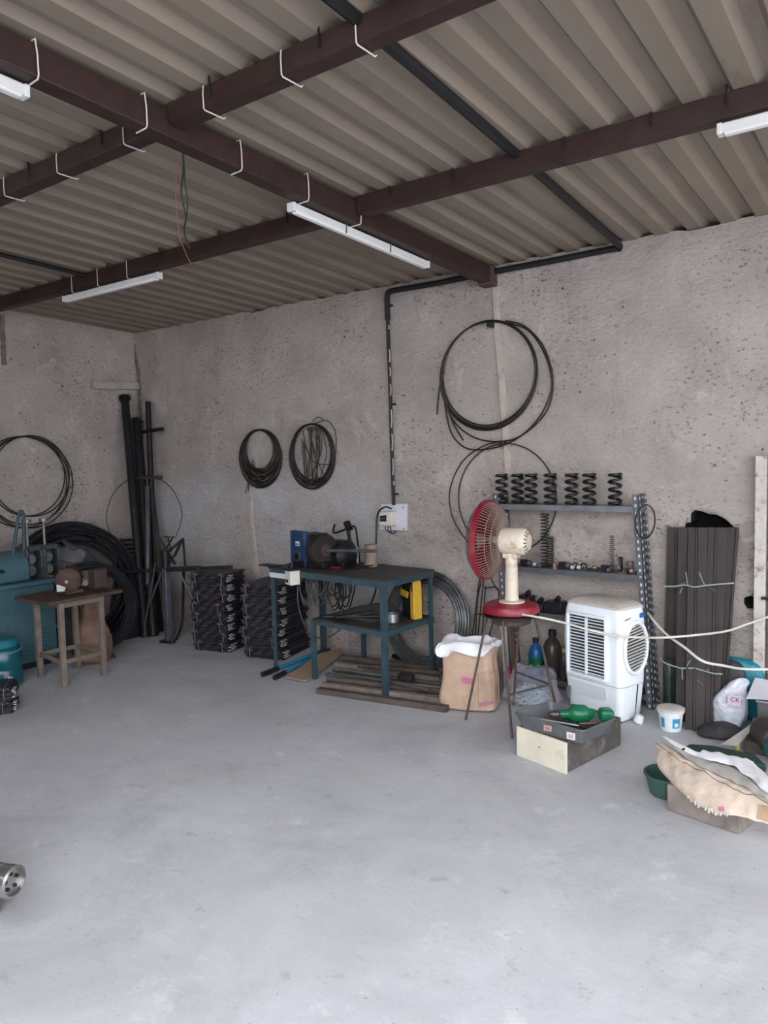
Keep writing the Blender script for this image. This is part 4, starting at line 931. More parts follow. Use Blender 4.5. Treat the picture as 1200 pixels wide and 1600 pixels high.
# small parts on the second shelf
random.seed(44)
small = [(826, 'dark ring of coiled wire', 'ring'), (834, 'small pale metal bush', 'bush'), (842, 'flat grey plate', 'plate'), (866, 'copper wound spool', 'spool'), (878, 'dark metal bracket', 'bracket'), (884, 'grey round bar end', 'bar'), (893, 'bright steel bush', 'bush'), (903, 'bright nut', 'nut'), (912, 'black clip', 'clip'), (920, 'rusty bolt', 'bolt'), (928, 'dull brass collar', 'collar'), (936, 'dark bolt', 'bolt'), (944, 'black lump of steel', 'block'), (955, 'dark ring', 'ring'), (963, 'black hook', 'hook'), (973, 'dark plate end', 'plate'), (818, 'black block', 'block'), (899, 'dark ring standing on edge', 'ring'), (949, 'small round bush', 'bush'), (985, 'yellowish bush', 'bush')]
where = {}
for i, (px_, nm, kd) in enumerate(small):
    p = wl(px_, 885, 4.40+(i % 3)*.02); p.z = zs; k = M(); m_ = (STEELB, STEELD, STEELG, RUST)[i % 4]
    if kd in ('ring',): k.torus(p+Z*.022, (.2, -1, .2), .018, .0045, 20, 6)
    elif kd in ('spool',): k.lathe([(.022, 0), (.022, .006), (.017, .007), (.017, .032), (.022, .033), (.022, .039)], p, (0, 0, 1), 18); m_ = COPPER
    elif kd in ('bush', 'nut', 'collar'): k.lathe([(.008, 0), (.016, .001), (.017, .006), (.013, .026), (.007, .028)], p+Z*.018-X*.0, (.5, -.8, 0), 12); m_ = STEELG if 'bright' in nm or 'pale' in nm else (COPPER if 'brass' in nm or 'yell' in nm else STEELD)
    elif kd == 'bar': k.cyl(p+Z*.02-X*.035, p+Z*.02+X*.035, .019, None, 16); m_ = STEELG
    elif kd == 'bolt': k.cyl(p+Z*.012, p+Z*.012+Vector((.05, -.01, .004)), .006, None, 8); k.cyl(p+Z*.012, p+Z*.012-Vector((.012, 0, 0)), .012, None, 6)
    elif kd == 'plate': k.box(p+Z*.006, (.05, .03, .010)); k.box(p+Z*.018+X*.01, (.02, .028, .014))
    elif kd in ('hook', 'clip'): k.tube(arc(p+Z*.022, X, Z, .017, -.5, 3.8, 14), .005, 6)
    else: k.box(p+Z*.022, (.035, .026, .042)); k.box(p+Z*.03+X*.014, (.02, .02, .03))
    nx_ = ['at its left end', 'left of the copper spool', 'beside the tall spring', '', '', '', '', '', '', '', '', '', '', '', '', '', '', '', '', '']
    posn = sorted(q[0] for q in small).index(px_)
    words = ['first', 'second', 'third', 'fourth', 'fifth', 'sixth', 'seventh', 'eighth', 'ninth', 'tenth', 'eleventh', 'twelfth', 'thirteenth', 'fourteenth', 'fifteenth', 'sixteenth', 'seventeenth', 'eighteenth', 'nineteenth', 'twentieth']
    tag(k.build('machine_'+kd, m_, None, 0), '%s on the second rack shelf, %s small part from the left' % (nm, words[posn]), kd, 'small machine parts on the second shelf')
# ring hung on the right upright
k = M(); p = wl(1018, 812, 4.50)
for i in range(3): k.tube([Vector((p.x+.055*math.cos(a)+.003*i, RY0-.012-.006*i+.02*math.sin(a), p.z+.095*math.sin(a))) for a in [2*PI*j/36 for j in range(36)]], .0035, 6, True)
tag(k.build('cable_ring', CABLEK), 'small ring of black cable hung on the right rear upright of the rack', 'wire coil')
# stuff on third shelf and lower
random.seed(50)
for i, (px_, w_, h_) in enumerate(((842, .10, .05), (868, .12, .07), (822, .09, .09))):
    p = wl(px_, 975, 4.455); p.z = SHZ[2]+.003; k = M(); k.box(p+Z*h_/2, (w_, .10, h_)); k.cyl(p+Z*h_, p+Z*(h_+.03)+X*.03, .015); tag(k.build('metal_part', STEELB, None, .006), ('dark metal part on the third shelf behind the fan base, middle one', 'dark metal part on the third shelf nearest the cooler', 'dark metal part on the third shelf left of the stool rods')[i], 'metal part')
# lower left panels and tools inside rack
k = M(); k.bar((-2.17, 4.30, .003), (-2.20, 4.315, .48), .035, .02, (0, 1, 0)); tag(k.build('white_batten', PIPEW), 'white painted batten standing at the left side of the rack under the fan', 'batten')
k = M(); k.bar((-2.11, 4.28, .003), (-2.13, 4.31, .47), .02, .02, (0, 1, 0)); tag(k.build('brown_batten', RUST), 'dark brown batten standing beside the white batten in the rack', 'batten')
# bottles
def bottle(label, p, r, h, m, capm, lab=None):
    p = Vector(p); t = thing('bottle', label, 'bottle', p)
    k = M(); k.lathe([(r*.9, 0), (r, .008), (r, h*.62), (r*.75, h*.76), (r*.36, h*.84), (r*.36, h*.9)], p, (0, 0, 1), 22); k.build('body', m, t)
    k = M(); k.lathe([(r*.42, h*.88), (r*.42, h)], p, (0, 0, 1), 16); k.build('cap', capm, t)
    if lab: k = M(); k.lathe([(r*1.02, h*.2), (r*1.02, h*.5)], p, (0, 0, 1), 22); k.build('label', lab, t)
zb_ = SHZ[3]+.003
bottle('blue oil bottle with a dark top on the bottom shelf of the rack', (-2.035, 4.44, zb_), .045, .24, BOTB, BLACK, GREEN)
bottle('large dark brown bottle on the bottom shelf, right of the blue bottle', (-1.93, 4.46, zb_), .058, .30, BOTK, BLACK)
bottle('small bottle with a brassy cap on the bottom shelf nearest the cooler', (-1.84, 4.43, zb_), .026, .20, BOTK, OCHRE)
k = M(); p = fl(781, 1045); k.lathe([(.018, 0), (.018, .12), (.010, .14), (.010, .16)], (-2.13, 4.25, .0), (0, 0, 1), 14); tag(k.build('red_can', mat('can_red', (.30, .015, .02), .4)), 'small red can on the floor at the left foot of the rack', 'can')

# ================================================================== NAIL BAG
nb = Vector((-1.93, 4.13, 0)); t = thing('nail_bag', 'clear plastic bag full of zinc nails on the floor beneath the rack', 'bag', nb)
k = M(); rg = []
for (z, a, b, oy) in ((.004, .15, .10, 0), (.03, .17, .12, 0), (.09, .16, .11, .01), (.13, .15, .09, .03), (.17, .13, .07, .06), (.20, .11, .03, .09)):
    rg.append([nb + Vector((a*math.cos(2*PI*i/28)*(1+.0), b*math.sin(2*PI*i/28)+oy, z))+mnoise.noise_vector(Vector((i*1.1, z*32, 3)))*.045*(z > .02) for i in range(28)])
k.loft(rg); k.build('film', FILM, t)
random.seed(61); k = M()
for i in range(240):
    a = random.uniform(0, 2*PI); rr_ = math.sqrt(random.random()); p = nb+Vector((.13*rr_*math.cos(a), .085*rr_*math.sin(a), .012+random.uniform(0, .11)*(1-rr_*.6))); d = Vector((random.uniform(-1, 1), random.uniform(-.6, .6), random.uniform(-.35, .35))).normalized()*.03
    k.cyl(p-d, p+d, .0022, None, 5)
n_ = k.build('nails', NAIL, t); n_['kind'] = 'stuff'
k = M(); k.cyl(fl(858, 1082, .06), fl(872, 1100, .03), .011, None, 10); tag(k.build('wooden_stick', mat('handle_wood', (.42, .22, .12), .6)), 'short orange wooden stick beside the nail bag', 'stick')
k = M(); rg = []
nb2 = Vector((-1.66, 4.36, 0))
k.loft(sack_rings(nb2, (1, 0, 0), (0, 1, 0), [(.004, .10, .07, 0, 0), (.06, .12, .08, 0, 0), (.14, .10, .07, 0, 0), (.20, .05, .03, 0, 0)], 24, .9, 8, .03)); tag(k.build('black_bag', BLKBAG), 'crumpled black bag on the floor between the nail bag and the cooler', 'bag')

# ================================================================== BIG SACK (standing)
sc_ = Vector((-2.215, 3.90, 0)); ux = Vector((.90, -.15, 0)).normalized(); uy = Vector((.15, .90, 0)).normalized()
ux = Vector((.985, .02, 0)); uy = Vector((-.02, .985, 0))
ux = (Vector((-2.10, 3.745, 0))-Vector((-2.31, 3.76, 0))).normalized(); ux = Vector((.88, .47, 0)).normalized(); ux = Vector((.97, .24, 0)).normalized(); uy = Vector((-ux.y, ux.x, 0))
t = thing('paper_sack', 'brown paper sack with a white liner folded over its mouth', 'sack', sc_)
k = M(); k.loft(sack_rings(sc_, ux, uy, [(.003, .165, .125, 0, 0), (.015, .175, .135, 0, 0), (.05, .172, .13, 0, 0), (.12, .158, .118, .005, 0), (.20, .152, .112, .005, 0), (.27, .15, .105, .005, 0), (.33, .15, .10, .0, 0), (.37, .155, .10, 0, 0), (.38, .13, .08, 0, 0), (.34, .08, .05, 0, 0)], 52, .32, 2, .026)); k.build('bag', SACK, t, 0, 1)
lr = sack_rings(sc_, ux, uy, [(.325, .160, .112, -.010, -.004), (.335, .178, .125, -.014, -.004), (.37, .182, .124, -.012, -.002), (.40, .172, .11, -.004, 0), (.412, .155, .095, 0, 0), (.39, .13, .08, 0, 0), (.36, .10, .06, 0, 0)], 56, .5, 5, .04)
for j, r_ in enumerate(lr):
    for i, p in enumerate(r_):
        q = (p-sc_).dot(ux)/.17
        if j < 3: p.z += -.018*max(0, -q)+.030*max(0, q)
        p.z += .014*mnoise.noise(Vector((i*.55, 3, j*.3)))+.006*mnoise.noise(Vector((i*1.3, 8, j)))
k = M(); k.loft(lr); k.build('liner', LINER, t, 0, 1)
def decal(obj, name, quad, m, parent, nu=6, nv=6, lift=.0018, lines=None):
    bpy.context.view_layer.update()
    dg = bpy.context.evaluated_depsgraph_get(); ev = obj.evaluated_get(dg); org = wpos(obj)
    def hit(px_, py_):
        d = ray(px_, py_).normalized(); ok, loc, nr, _ = ev.ray_cast(EYE-org, d)
        return (loc+org+nr*lift) if ok else None
    def bil(u, v): return ((1-u)*(1-v)*quad[0][0]+u*(1-v)*quad[1][0]+u*v*quad[2][0]+(1-u)*v*quad[3][0], (1-u)*(1-v)*quad[0][1]+u*(1-v)*quad[1][1]+u*v*quad[2][1]+(1-u)*v*quad[3][1])
    k = M()
    for (u0, u1, v0, v1) in (lines or [(0, 1, 0, 1)]):
        g = [[hit(*bil(u0+(u1-u0)*i/nu, v0+(v1-v0)*j/nv)) for i in range(nu+1)] for j in range(nv+1)]
        if any(p is None for r_ in g for p in r_): continue
        k.grid(lambda u, v: g[round(v*nv)][round(u*nu)], nu, nv)
    if k.v: return k.build(name, m, parent)
bag_ = [c for c in t.children if c.name.startswith('bag')][0]
decal(bag_, 'pink_print', ((721, 1057), (739, 1060), (738, 1070), (721, 1067)), PINK, t)
decal(bag_, 'pink_print', ((748, 1098), (771, 1094), (771, 1100), (748, 1105)), mat('mauve_print', (.36, .17, .22), .8), t)
random.seed(71)
ln = [(.0, .025, 0, 1), (.975, 1, 0, 1), (0, 1, 0, .012), (0, 1, .988, 1)]
for i in range(20):
    v = .05+.92*i/20; ln.append((.14, random.uniform(.75, .92), v, v+.011))
decal(bag_, 'printed_block', ((747, 1052), (777, 1046), (777, 1093), (747, 1100)), mat('faded_print', (.25, .15, .10), .8, 0, .1), t, 6, 3, .0018, ln)

# ================================================================== STOOL AND FAN
SC = Vector((-1.885, 3.79, .613)); t = thing('rod_stool', 'dark stool with four thin rod legs carrying the fan', 'stool', Vector((SC.x, SC.y, 0)))
k = M(); k.lathe([(.15, -.008), (.158, -.004), (.158, .004), (.15, .008)], SC, (0, 0, 1), 32); k.build('seat', STEELB, t)
k = M(); k.lathe([(.10, -.05), (.11, -.045), (.11, -.009)], SC, (0, 0, 1), 28); k.build('seat_ring', RUST, t)
for (tp_, ft_) in (((-2.03, 3.79), (-2.115, 3.665)), ((-1.87, 3.66), (-1.765, 3.545)), ((-1.745, 3.80), (-1.655, 3.92)), ((-1.90, 3.93), (-2.0, 4.04))):
    k = M(); k.cyl((*tp_, .606), (*ft_, .0), .0075, None, 8); k.build('leg', mat('rod_rust', (.10, .075, .065), .7, .3, .4), t)
k = M(); lv = [Vector((*a, .22)).lerp(Vector((*b, .22)), .38) for a, b in (((-2.115, 3.665), (-2.03, 3.79)), ((-1.765, 3.545), (-1.87, 3.66)), ((-1.655, 3.92), (-1.745, 3.80)), ((-2.0, 4.04), (-1.90, 3.93)))]
for a, b in ((1, 2), (2, 3)): k.cyl(lv[a], lv[b], .005, None, 6)
k.build('brace', mat('rod_rust', (.1, .07, .06)), t)
FB = SC + Z*.009
t = thing('table_fan', 'old pedestal table fan with red base, cream pole and red rimmed cage', 'fan', FB)
k = M(); k.lathe([(.145, 0), (.158, .008), (.160, .026), (.148, .048), (.11, .062), (.06, .066)], FB, (0, 0, 1), 44); k.build('base', RED, t)
k = M(); pp = FB+Vector((.012, -.012, .0)); k.lathe([(.075, .058), (.07, .070), (.045, .076)], pp, (0, 0, 1), 32); k.build('collar', CREAM, t)
k = M(); k.lathe([(.040, .07), (.037, .10), (.034, .28), (.033, .36), (.030, .39)], pp, (0, 0, 1), 24); k.build('pole', CREAM, t)
FC = Vector((-2.005, 3.79, 1.026)); fa = Vector((-.995, -.10, .02)).normalized()
mh = Vector((pp.x, pp.y, FC.z)) - fa*.0
k = M(); k.lathe([(.03, -.105), (.062, -.10), (.072, -.085), (.076, -.06), (.074, .02), (.070, .055), (.055, .06)], mh, fa, 28); k.box(mh-Z*.078, (.085, .06, .035)); k.build('motor_housing', CREAM, t, .006)
k = M()
xx_, yy_, zz_ = k.frame(fa)
for i in range(18):
    a = 2*PI*i/18; d = xx_*math.cos(a)+yy_*math.sin(a); k.bar(mh+d*.045-zz_*.104, mh+d*.068-zz_*.095, .005, .004, fa)
k.build('vent_slots', BLACK, t)
CR = .222
cg = thing_parent = M()
for i in range(72):
    a = 2*PI*i/72; d = xx_*math.cos(a)+yy_*math.sin(a)
    cg.tube([FC+d*.06+zz_*.105, FC+d*.13+zz_*.098, FC+d*.19+zz_*.07, FC+d*(CR-.004)+zz_*.03], .0016, 5)
for rr_, zz0 in ((.06, .105), (.13, .098)): cg.torus(FC+zz_*zz0, fa, rr_, .002, 48, 5)
cg.build('front_cage', GRILLEC, t)
cg = M()
for i in range(72):
    a = 2*PI*i/72; d = xx_*math.cos(a)+yy_*math.sin(a)
    cg.tube([FC+d*.05-zz_*.075, FC+d*.12-zz_*.068, FC+d*.185-zz_*.04, FC+d*(CR-.002)+zz_*.012], .0017, 5)
for rr_, zz0 in ((.05, -.075), (.10, -.071), (.15, -.057), (.19, -.037)): cg.torus(FC+zz_*zz0, fa, rr_, .002, 48, 5)
cg.build('rear_cage', GRILLEC, t)
k = M(); k.lathe([(CR-.006, .005), (CR+.005, .006), (CR+.006, .034), (CR-.006, .036), (CR-.006, .005)], FC, fa, 64); k.build('rim', RED, t)
k = M(); k.lathe([(.02, .10), (.062, .104), (.058, .112), (.01, .115)], FC, fa, 28); k.build('centre_cap', RED, t)
hb = M(); hb.lathe([(.03, -.02), (.035, .03), (.02, .05)], FC, fa, 18); hb_ = hb.build('hub', BLADE, t)
for i in range(3):
    a0 = 2*PI*i/3+.5; k = M()
    def bl(u, v):
        a = a0+(u-.5)*1.35*(.65+.35*v); r_ = .03+.165*v; d = xx_*math.cos(a)+yy_*math.sin(a); return FC+d*r_+zz_*(.03*(u-.5)+.01)
    k.grid(bl, 10, 8, zz_*.003); k.build('blade', BLADE, t)
# motor neck shaft through rear cage
k = M(); k.cyl(mh+fa*.055, FC-fa*.02, .03, .02, 18); k.build('neck', CREAM, t)
# ================================================================== COOLER
c0 = Vector((-1.345, 4.025, 0)); ca = Vector((-.95, .31, 0)).normalized(); cb = Vector((.31, .95, 0)).normalized()
t = thing('air_cooler', 'white plastic air cooler with a slatted front and a round side grille', 'air cooler', c0+ca*.2+cb*.13)
CW, CD, CH = .405, .235, .635
def cp(a, b, z): return c0+ca*a+cb*b+Z*(z*1.05)
def rrect(z, ins, r=.035, n=5):
    x0_, x1_, y0_, y1_ = ins, CW-ins, ins, CD-ins*.4; pts_ = []
    for (cx, cy, s_) in ((x0_+r, y0_+r, PI), (x1_-r, y0_+r, 1.5*PI), (x1_-r, y1_-r, 0), (x0_+r, y1_-r, .5*PI)):
        for i in range(n+1):
            a = s_+.5*PI*i/n; pts_.append(cp(cx+r*math.cos(a), cy+r*math.sin(a), z))
    return pts_
k = M(); k.loft([rrect(.008, .026), rrect(.022, .020), rrect(.10, .013), rrect(.195, .004)]); k.build('water_tank', COOLW, t)
k = M(); k.loft([rrect(.199, .003), rrect(.30, .0), rrect(.42, -.003), rrect(.52, .0), rrect(.575, .005), rrect(.605, .012)]); body = k.build('body', COOLW, t)
k = M(); k.loft([rrect(.606, .010), rrect(.618, .012, .035), rrect(.630, .03, .035), rrect(.640, .075, .03)]); k.build('top_cover', COOLTOP, t)
# front grille (on face b=0): dark recess + slats
g0, g1, gz0, gz1 = .105, .345, .235, .545
k = M(); k.slab([cp(g0, -.004, gz0), cp(g1, -.004, gz0), cp(g1, -.004, gz1), cp(g0, -.004, gz1)], cb*.006); gr = k.build('front_grille', COOLD, t)
k = M()
for i in range(18):
    z = gz0+(gz1-gz0)*(i+.5)/18
    k.bar(cp(g0, -.007, z), cp(g1, -.007, z), .007, .0052)
k.bar(cp((g0+g1)/2, -.011, gz0), cp((g0+g1)/2, -.011, gz1), .012, .012, cb)
k.build('slats', COOLW, gr)
k = M()
for (a, b) in (((g0-.012, gz0-.012), (g1+.012, gz0-.012)), ((g0-.012, gz1+.012), (g1+.012, gz1+.012)), ((g0-.012, gz0-.012), (g0-.012, gz1+.012)), ((g1+.012, gz0-.012), (g1+.012, gz1+.012))):
    k.bar(cp(a[0], -.007, a[1]), cp(b[0], -.007, b[1]), .026, .016)
k.build('grille_frame', COOLW, gr, .004)
k = M(); pn = [cp(.10, .0, .18), cp(.345, .0, .18), cp(.345, .008, .125), cp(.325, .010, .105), cp(.12, .010, .105), cp(.10, .008, .125)]
k.slab([p-cb*.002 for p in pn], cb*.004); k.build('tank_panel', mat('cooler_panel', (.70, .72, .75), .45, 0, .05), t)
k = M(); q = cp(.36, -.008, .09); k.cyl(q, q+Z*.05, .014, None, 12); k.cyl(q-Z*.02, q, .009, None, 10); k.build('drain_cap', STEELG, t)
# round grille on the side (face a=0)
oc = cp(-.004, CD*.53, .40); orx, orz = CD*.40, .135
k = M(); ring = [oc+cb*(orx*math.cos(2*PI*i/40))+Z*(orz*math.sin(2*PI*i/40)) for i in range(40)]
k.slab(ring, ca*.006); og = k.build('side_grille', COOLD, t)
k = M()
for i in range(15):
    z = -orz+2*orz*(i+.5)/15; wd_ = orx*math.sqrt(max(0, 1-(z/orz)**2))
    if wd_ > .02: k.bar(oc-ca*.008+cb*(-wd_)+Z*(z-.006), oc-ca*.008+cb*wd_+Z*(z+.010), .008, .0075)
k.build('louvres', mat('louvre', (.55, .53, .50), .5), og)
k = M(); k.tube([oc-ca*.004+cb*(orx*1.06*math.cos(2*PI*i/48))+Z*(orz*1.06*math.sin(2*PI*i/48)) for i in range(48)], .012, 8, True); k.build('grille_ring', COOLW, og)
k = M(); p = cp(-.006, CD*.80, .565); k.slab([p-cb*.018-Z*.012, p+cb*.018-Z*.010, p+cb*.016+Z*.014, p-cb*.016+Z*.012], ca*.006); k.build('blue_mark', mat('mark_blue', (.03, .09, .38), .5), t)
k = M(); k.tube(smooth_path([cp(-.003, .035, .555), cp(-.003, .05, .560), cp(-.003, .065, .558), cp(-.003, .085, .566)], 4), .002, 5); k.build('script_mark', BLACK, t)
k = M(); k.bar(cp(.020, .155, .03), cp(.0, .155, .195), .003, .006); k.build('seam', BLACK, t)
for (a, b) in ((.05, .05), (CW-.05, .05), (.05, CD-.04), (CW-.05, CD-.04)):
    k = M(); k.lathe([(.02, 0), (.024, .004), (.02, .012)], cp(a, b, 0), (0, 0, 1), 12); k.build('foot', BLACK, t)
# cream cables
cable('cream cable from the fan base strung across the front of the cooler to the right', [FB+Vector((.12, -.105, .02)), wl(850, 966, 3.68), wl(885, 974, 3.80), wl(920, 984, 3.93), wl(960, 993, 3.97), wl(1000, 996, 4.03), wl(1040, 996, 4.02), wl(1090, 992, 4.10), wl(1135, 986, 4.30), wl(1165, 976, 4.42), wl(1205, 962, 4.44)], .006, CABLEC)
cable('white cable from behind the cooler sagging past the planks to the right edge', [wl(1013, 958, 4.30), wl(1020, 968, 4.22), wl(1040, 990, 4.12), wl(1070, 1012, 4.02), wl(1098, 1033, 3.98), wl(1130, 1040, 4.1), wl(1160, 1045, 4.3), wl(1210, 1046, 4.40)], .007, CABLEC)

# ================================================================== PLANKS
pl = [((1042, 1059), (1034, 1056), 1109, 4.49, .035), ((1059, 1075), (1055, 1070), 1127, 4.485, .035), ((1075, 1090), (1070, 1086), 1141, 4.48, .035), ((1090, 1106), (1086, 1100), 1143, 4.475, .03), ((1106, 1120), (1100, 1112), 1143, 4.475, .03), ((1120, 1137), (1111, 1123), 1138, 4.48, .035), ((1136, 1154), (1120, 1130), 1134, 4.49, .035)]
pn_ = ['leftmost of the bundle', 'second from the left', 'third from the left', 'fourth from the left, in the middle', 'third from the right', 'second from the right', 'rightmost of the bundle']
for i, ((ta, tb_), (ba, bb), by, ty, th) in enumerate(pl):
    a0, a1 = fl(ba, by), fl(bb, by+1); yv = (a0.y+a1.y)/2
    a0 = wl(ba, by, yv); a1 = wl(bb, by, yv); a0.z = a1.z = 0.001
    b0, b1 = wl(ta, 824, ty), wl(tb_, 824, ty); b1.z = b0.z
    g = .0006
    k = M(); off = Vector((0, th, .0))
    ring0 = [a0+X*g, a1-X*g, a1-X*g+off, a0+X*g+off]; ring1 = [b0+X*g, b1-X*g, b1-X*g+off*.6, b0+X*g+off*.6]
    if i % 2 == 0:
        md = lambda r_: [r_[0], r_[0].lerp(r_[1], .2), r_[0].lerp(r_[1], .25)+off*.25, r_[0].lerp(r_[1], .75)+off*.25, r_[0].lerp(r_[1], .8), r_[1], r_[2], r_[3]]
        ring0 = md(ring0); ring1 = md(ring1)
    k.loft([ring0, ring1]); tag(k.build('plank', PLANK, None, .002), 'dark brown plank leaning on the back wall, '+pn_[i], 'plank', 'bundle of dark planks leaning on the wall')
def band(label, pts_, sd, strays):
    random.seed(sd); k = M(); n = len(pts_)
    sp = smooth_path(pts_, 6)
    k.loft([[p-Z*.004-Y*.001, p+Z*.004-Y*.001, p+Z*.004-Y*.003, p-Z*.004-Y*.003] for p in sp])
    for (a, b) in strays:
        q = smooth_path([a, (a+b)/2-Y*.012, b-Y*.02], 4); k.loft([[p-X*.003, p+X*.003-Y*.001, p+X*.002+Y*.001] for p in q])
    tag(k.build('strapping', STRAP), label, 'strap', )
def plank_pt(px_, py_):
    f = (py_-824)/(1140-824); return wl(px_, py_, 4.465-f*.29-.004)
band('pale green plastic strap tied round the planks, upper one', [plank_pt(x_, y_) for x_, y_ in ((1036, 916), (1055, 916), (1070, 914), (1085, 917), (1100, 915), (1120, 913), (1147, 911))], 3, [(plank_pt(1075, 915), plank_pt(1073, 893)), (plank_pt(1100, 913), plank_pt(1094, 893)), (plank_pt(1102, 915), plank_pt(1095, 898)), (plank_pt(1062, 913), plank_pt(1075, 909)), (plank_pt(1066, 918), plank_pt(1064, 926)), (plank_pt(1110, 918), plank_pt(1118, 922)), (plank_pt(1036, 916), plank_pt(1031, 908))])
band('pale green plastic strap tied round the planks, lower torn one', [plank_pt(x_, y_) for x_, y_ in ((1032, 1029), (1040, 1036), (1054, 1041), (1066, 1044), (1085, 1044), (1100, 1048), (1115, 1052), (1129, 1053))], 4, [(plank_pt(1072, 1043), plank_pt(1080, 1030)), (plank_pt(1066, 1045), plank_pt(1068, 1060)), (plank_pt(1088, 1062), plank_pt(1100, 1068)), (plank_pt(1104, 1050), plank_pt(1108, 1044))])

# right post
t = thing('steel_post', 'white painted rusty steel post against the back wall at the right edge', 'post', wl(1190, 1090, 4.5))
p0, p1 = wl(1181, 712, 4.5), wl(1199, 712, 4.5)
k = M(); k.box(((p0.x+p1.x)/2, 4.515, p0.z/2), (p1.x-p0.x, .07, p0.z)); k.build('channel', PIPEW, t, .004)
k = M(); k.box((p1.x+.06, 4.525, p0.z/2), (.09, .05, p0.z)); k.build('side_leaf', PIPEW, t, .004)
k = M(); p = wl(1196, 935, 4.47); k.cyl(p-X*.02, p+X*.10, .008, None, 8); k.build('latch', STEELB, t)

# ================================================================== TRAY ON BOX
o = Vector((-1.351, 3.274, 0)); ta_ = Vector((-.962, .275, 0)).normalized(); tb2 = Vector((.205, .979, 0)).normalized()
TT = basis(o, ta_, tb2)
t = thing('wooden_box', 'low wooden box with a cream front panel under the metal tray', 'box', TT @ Vector((.15, .25, 0)))
bh = .15
k = M(TT); k.box((.153, .25, bh/2+.001), (.30, .48, bh-.004)); k.build('body', WOODD, t, .003)
k = M(TT); k.box((.153, .004, bh/2), (.306, .014, bh)); k.build('front_panel', WOODC, t, .002)
k = M(TT); k.cyl((.16, -.003, .085), (.16, -.0045, .085), .004, None, 8); k.build('nail_head', BLACK, t)
tz = bh+.004
rim = [fl(803, 1113, .225), fl(911, 1143, .225), fl(964, 1122, .225), fl(859, 1096, .225)]
cen = sum(rim, Vector())/4; bot = [Vector((cen.x+(p.x-cen.x)*.86, cen.y+(p.y-cen.y)*.86, tz)) for p in rim]
t = thing('metal_tray', 'grey sheet metal tray of tools sitting on the wooden box', 'tray', Vector((cen.x, cen.y, tz)))
def rr_ring(c4, z=None, f=.12):
    out = []
    for i in range(4):
        p = c4[i]; a = c4[i-1]; b = c4[(i+1) % 4]
        e = .02; q0 = p+(a-p).normalized()*e; q1 = p+(b-p).normalized()*e
        for s_ in (0, .33, .67, 1): out.append((q0.lerp(p, s_)).lerp(p.lerp(q1, s_), s_))
    return out
ins = lambda c4, d: [c4[i]+(cen-c4[i]).normalized()*d - Z*(cen-c4[i]).normalized().z*d for i in range(4)]
ro = rr_ring(rim); bo_ = rr_ring(bot); ri = rr_ring(ins(rim, .006)); bi = rr_ring([p+Z*.004 for p in ins(bot, .006)])
k = M(); k.loft([bo_, ro, ri, bi], True); k.build('pan', TRAY, t)
k = M(); k.tube(ro, .004, 6, True); k.build('rolled_rim', TRAY, t)
def tray_front(px_, py_):  # on front-left side
    a, b, c_ = rim[0], rim[1], bot[0]; nn = (b-a).cross(c_-a).normalized(); d = ray(px_, py_); return EYE+d*((a-EYE).dot(nn)/d.dot(nn)), nn
for (q, mm_, nm) in ((((850, 1132), (862, 1134.5), (862, 1143), (850, 1141)), mat('sticker_pink', (.62, .38, .38), .6), 'pink_sticker'), (((885.5, 1143), (899, 1146), (899, 1156.5), (886, 1154)), WHITE, 'white_sticker')):
    pts_ = []
    for x_, y_ in q:
        p, nn = tray_front(x_, y_)
        if nn.dot(EYE-p) < 0: nn = -nn
        pts_.append(p+nn*.0025)
    k = M(); k.slab(pts_, -nn*.0015); st_ = k.build(nm, mm_, t)
    k = M()
    for f in (.3, .5, .7):
        a, b = pts_[0].lerp(pts_[3], f), pts_[1].lerp(pts_[2], f); k.bar(a.lerp(b, .2)+nn*.0006, a.lerp(b, .8)+nn*.0006, .002, .0016, nn)
    k.build('print_lines', mat('sticker_red', (.45, .10, .10), .6), st_)
# drill
zd = tz+.055
P = lambda x_, y_, z: fl(x_, y_, z)
t = thing('power_drill', 'green power drill lying in the metal tray', 'drill', P(905, 1118, tz))
da, db = P(874, 1116, zd+.006), P(928, 1115, zd+.006); dd = (db-da).normalized()
k = M(); k.lathe([(.014, 0), (.020, .01), (.019, .035), (.028, .05), (.042, .064), (.046, .095), (.044, .128), (.030, .145), (.025, .165), (.015, .19)], da-dd*.0, dd, 24); k.build('body', GREEN, t)
k = M(); k.lathe([(.006, -.055), (.015, -.045), (.019, -.03), (.019, -.005), (.012, 0)], da, dd, 18); k.build('chuck', mat('chuck_brown', (.13, .09, .085), .35, .6, .3), t)
k = M(); k.bar(db-dd*.01, db+dd*.05+Z*.004, .03, .024); k.build('neck', BLACK, t, .008)
hx = P(947, 1117, tz+.07); k = M(); k.bar(hx-dd*.034, hx+dd*.034, .07, .065); k.build('battery_grip', GREEN, t, .016)
k = M(); k.box((da+db)/2-Z*.034, (.05, .05, .02)); k.build('trigger_guard', BLACK, t, .006)
for i, (a, b, r_, m_, lb) in enumerate((((830, 1121), (905, 1134), .005, STEELL, 'thin bright rod lying along the front of the tray'), ((905, 1131), (955, 1128), .006, COPPER, 'coppery rod lying at the right of the tray in front of the drill'), ((880, 1125), (925, 1140), .008, STEELD, 'dark file lying in the tray under the drill'), ((905, 1122), (940, 1124), .014, STEELB, 'black socket wrench lying in the tray under the drill'), ((845, 1113), (868, 1108), .006, STEELD, 'dark punch lying at the back left of the tray'))):
    k = M(); k.cyl(P(*a, tz+.03), P(*b, tz+.032), r_, None, 8); tag(k.build('hand_tool', m_), lb, 'tool', 'tools in the metal tray')
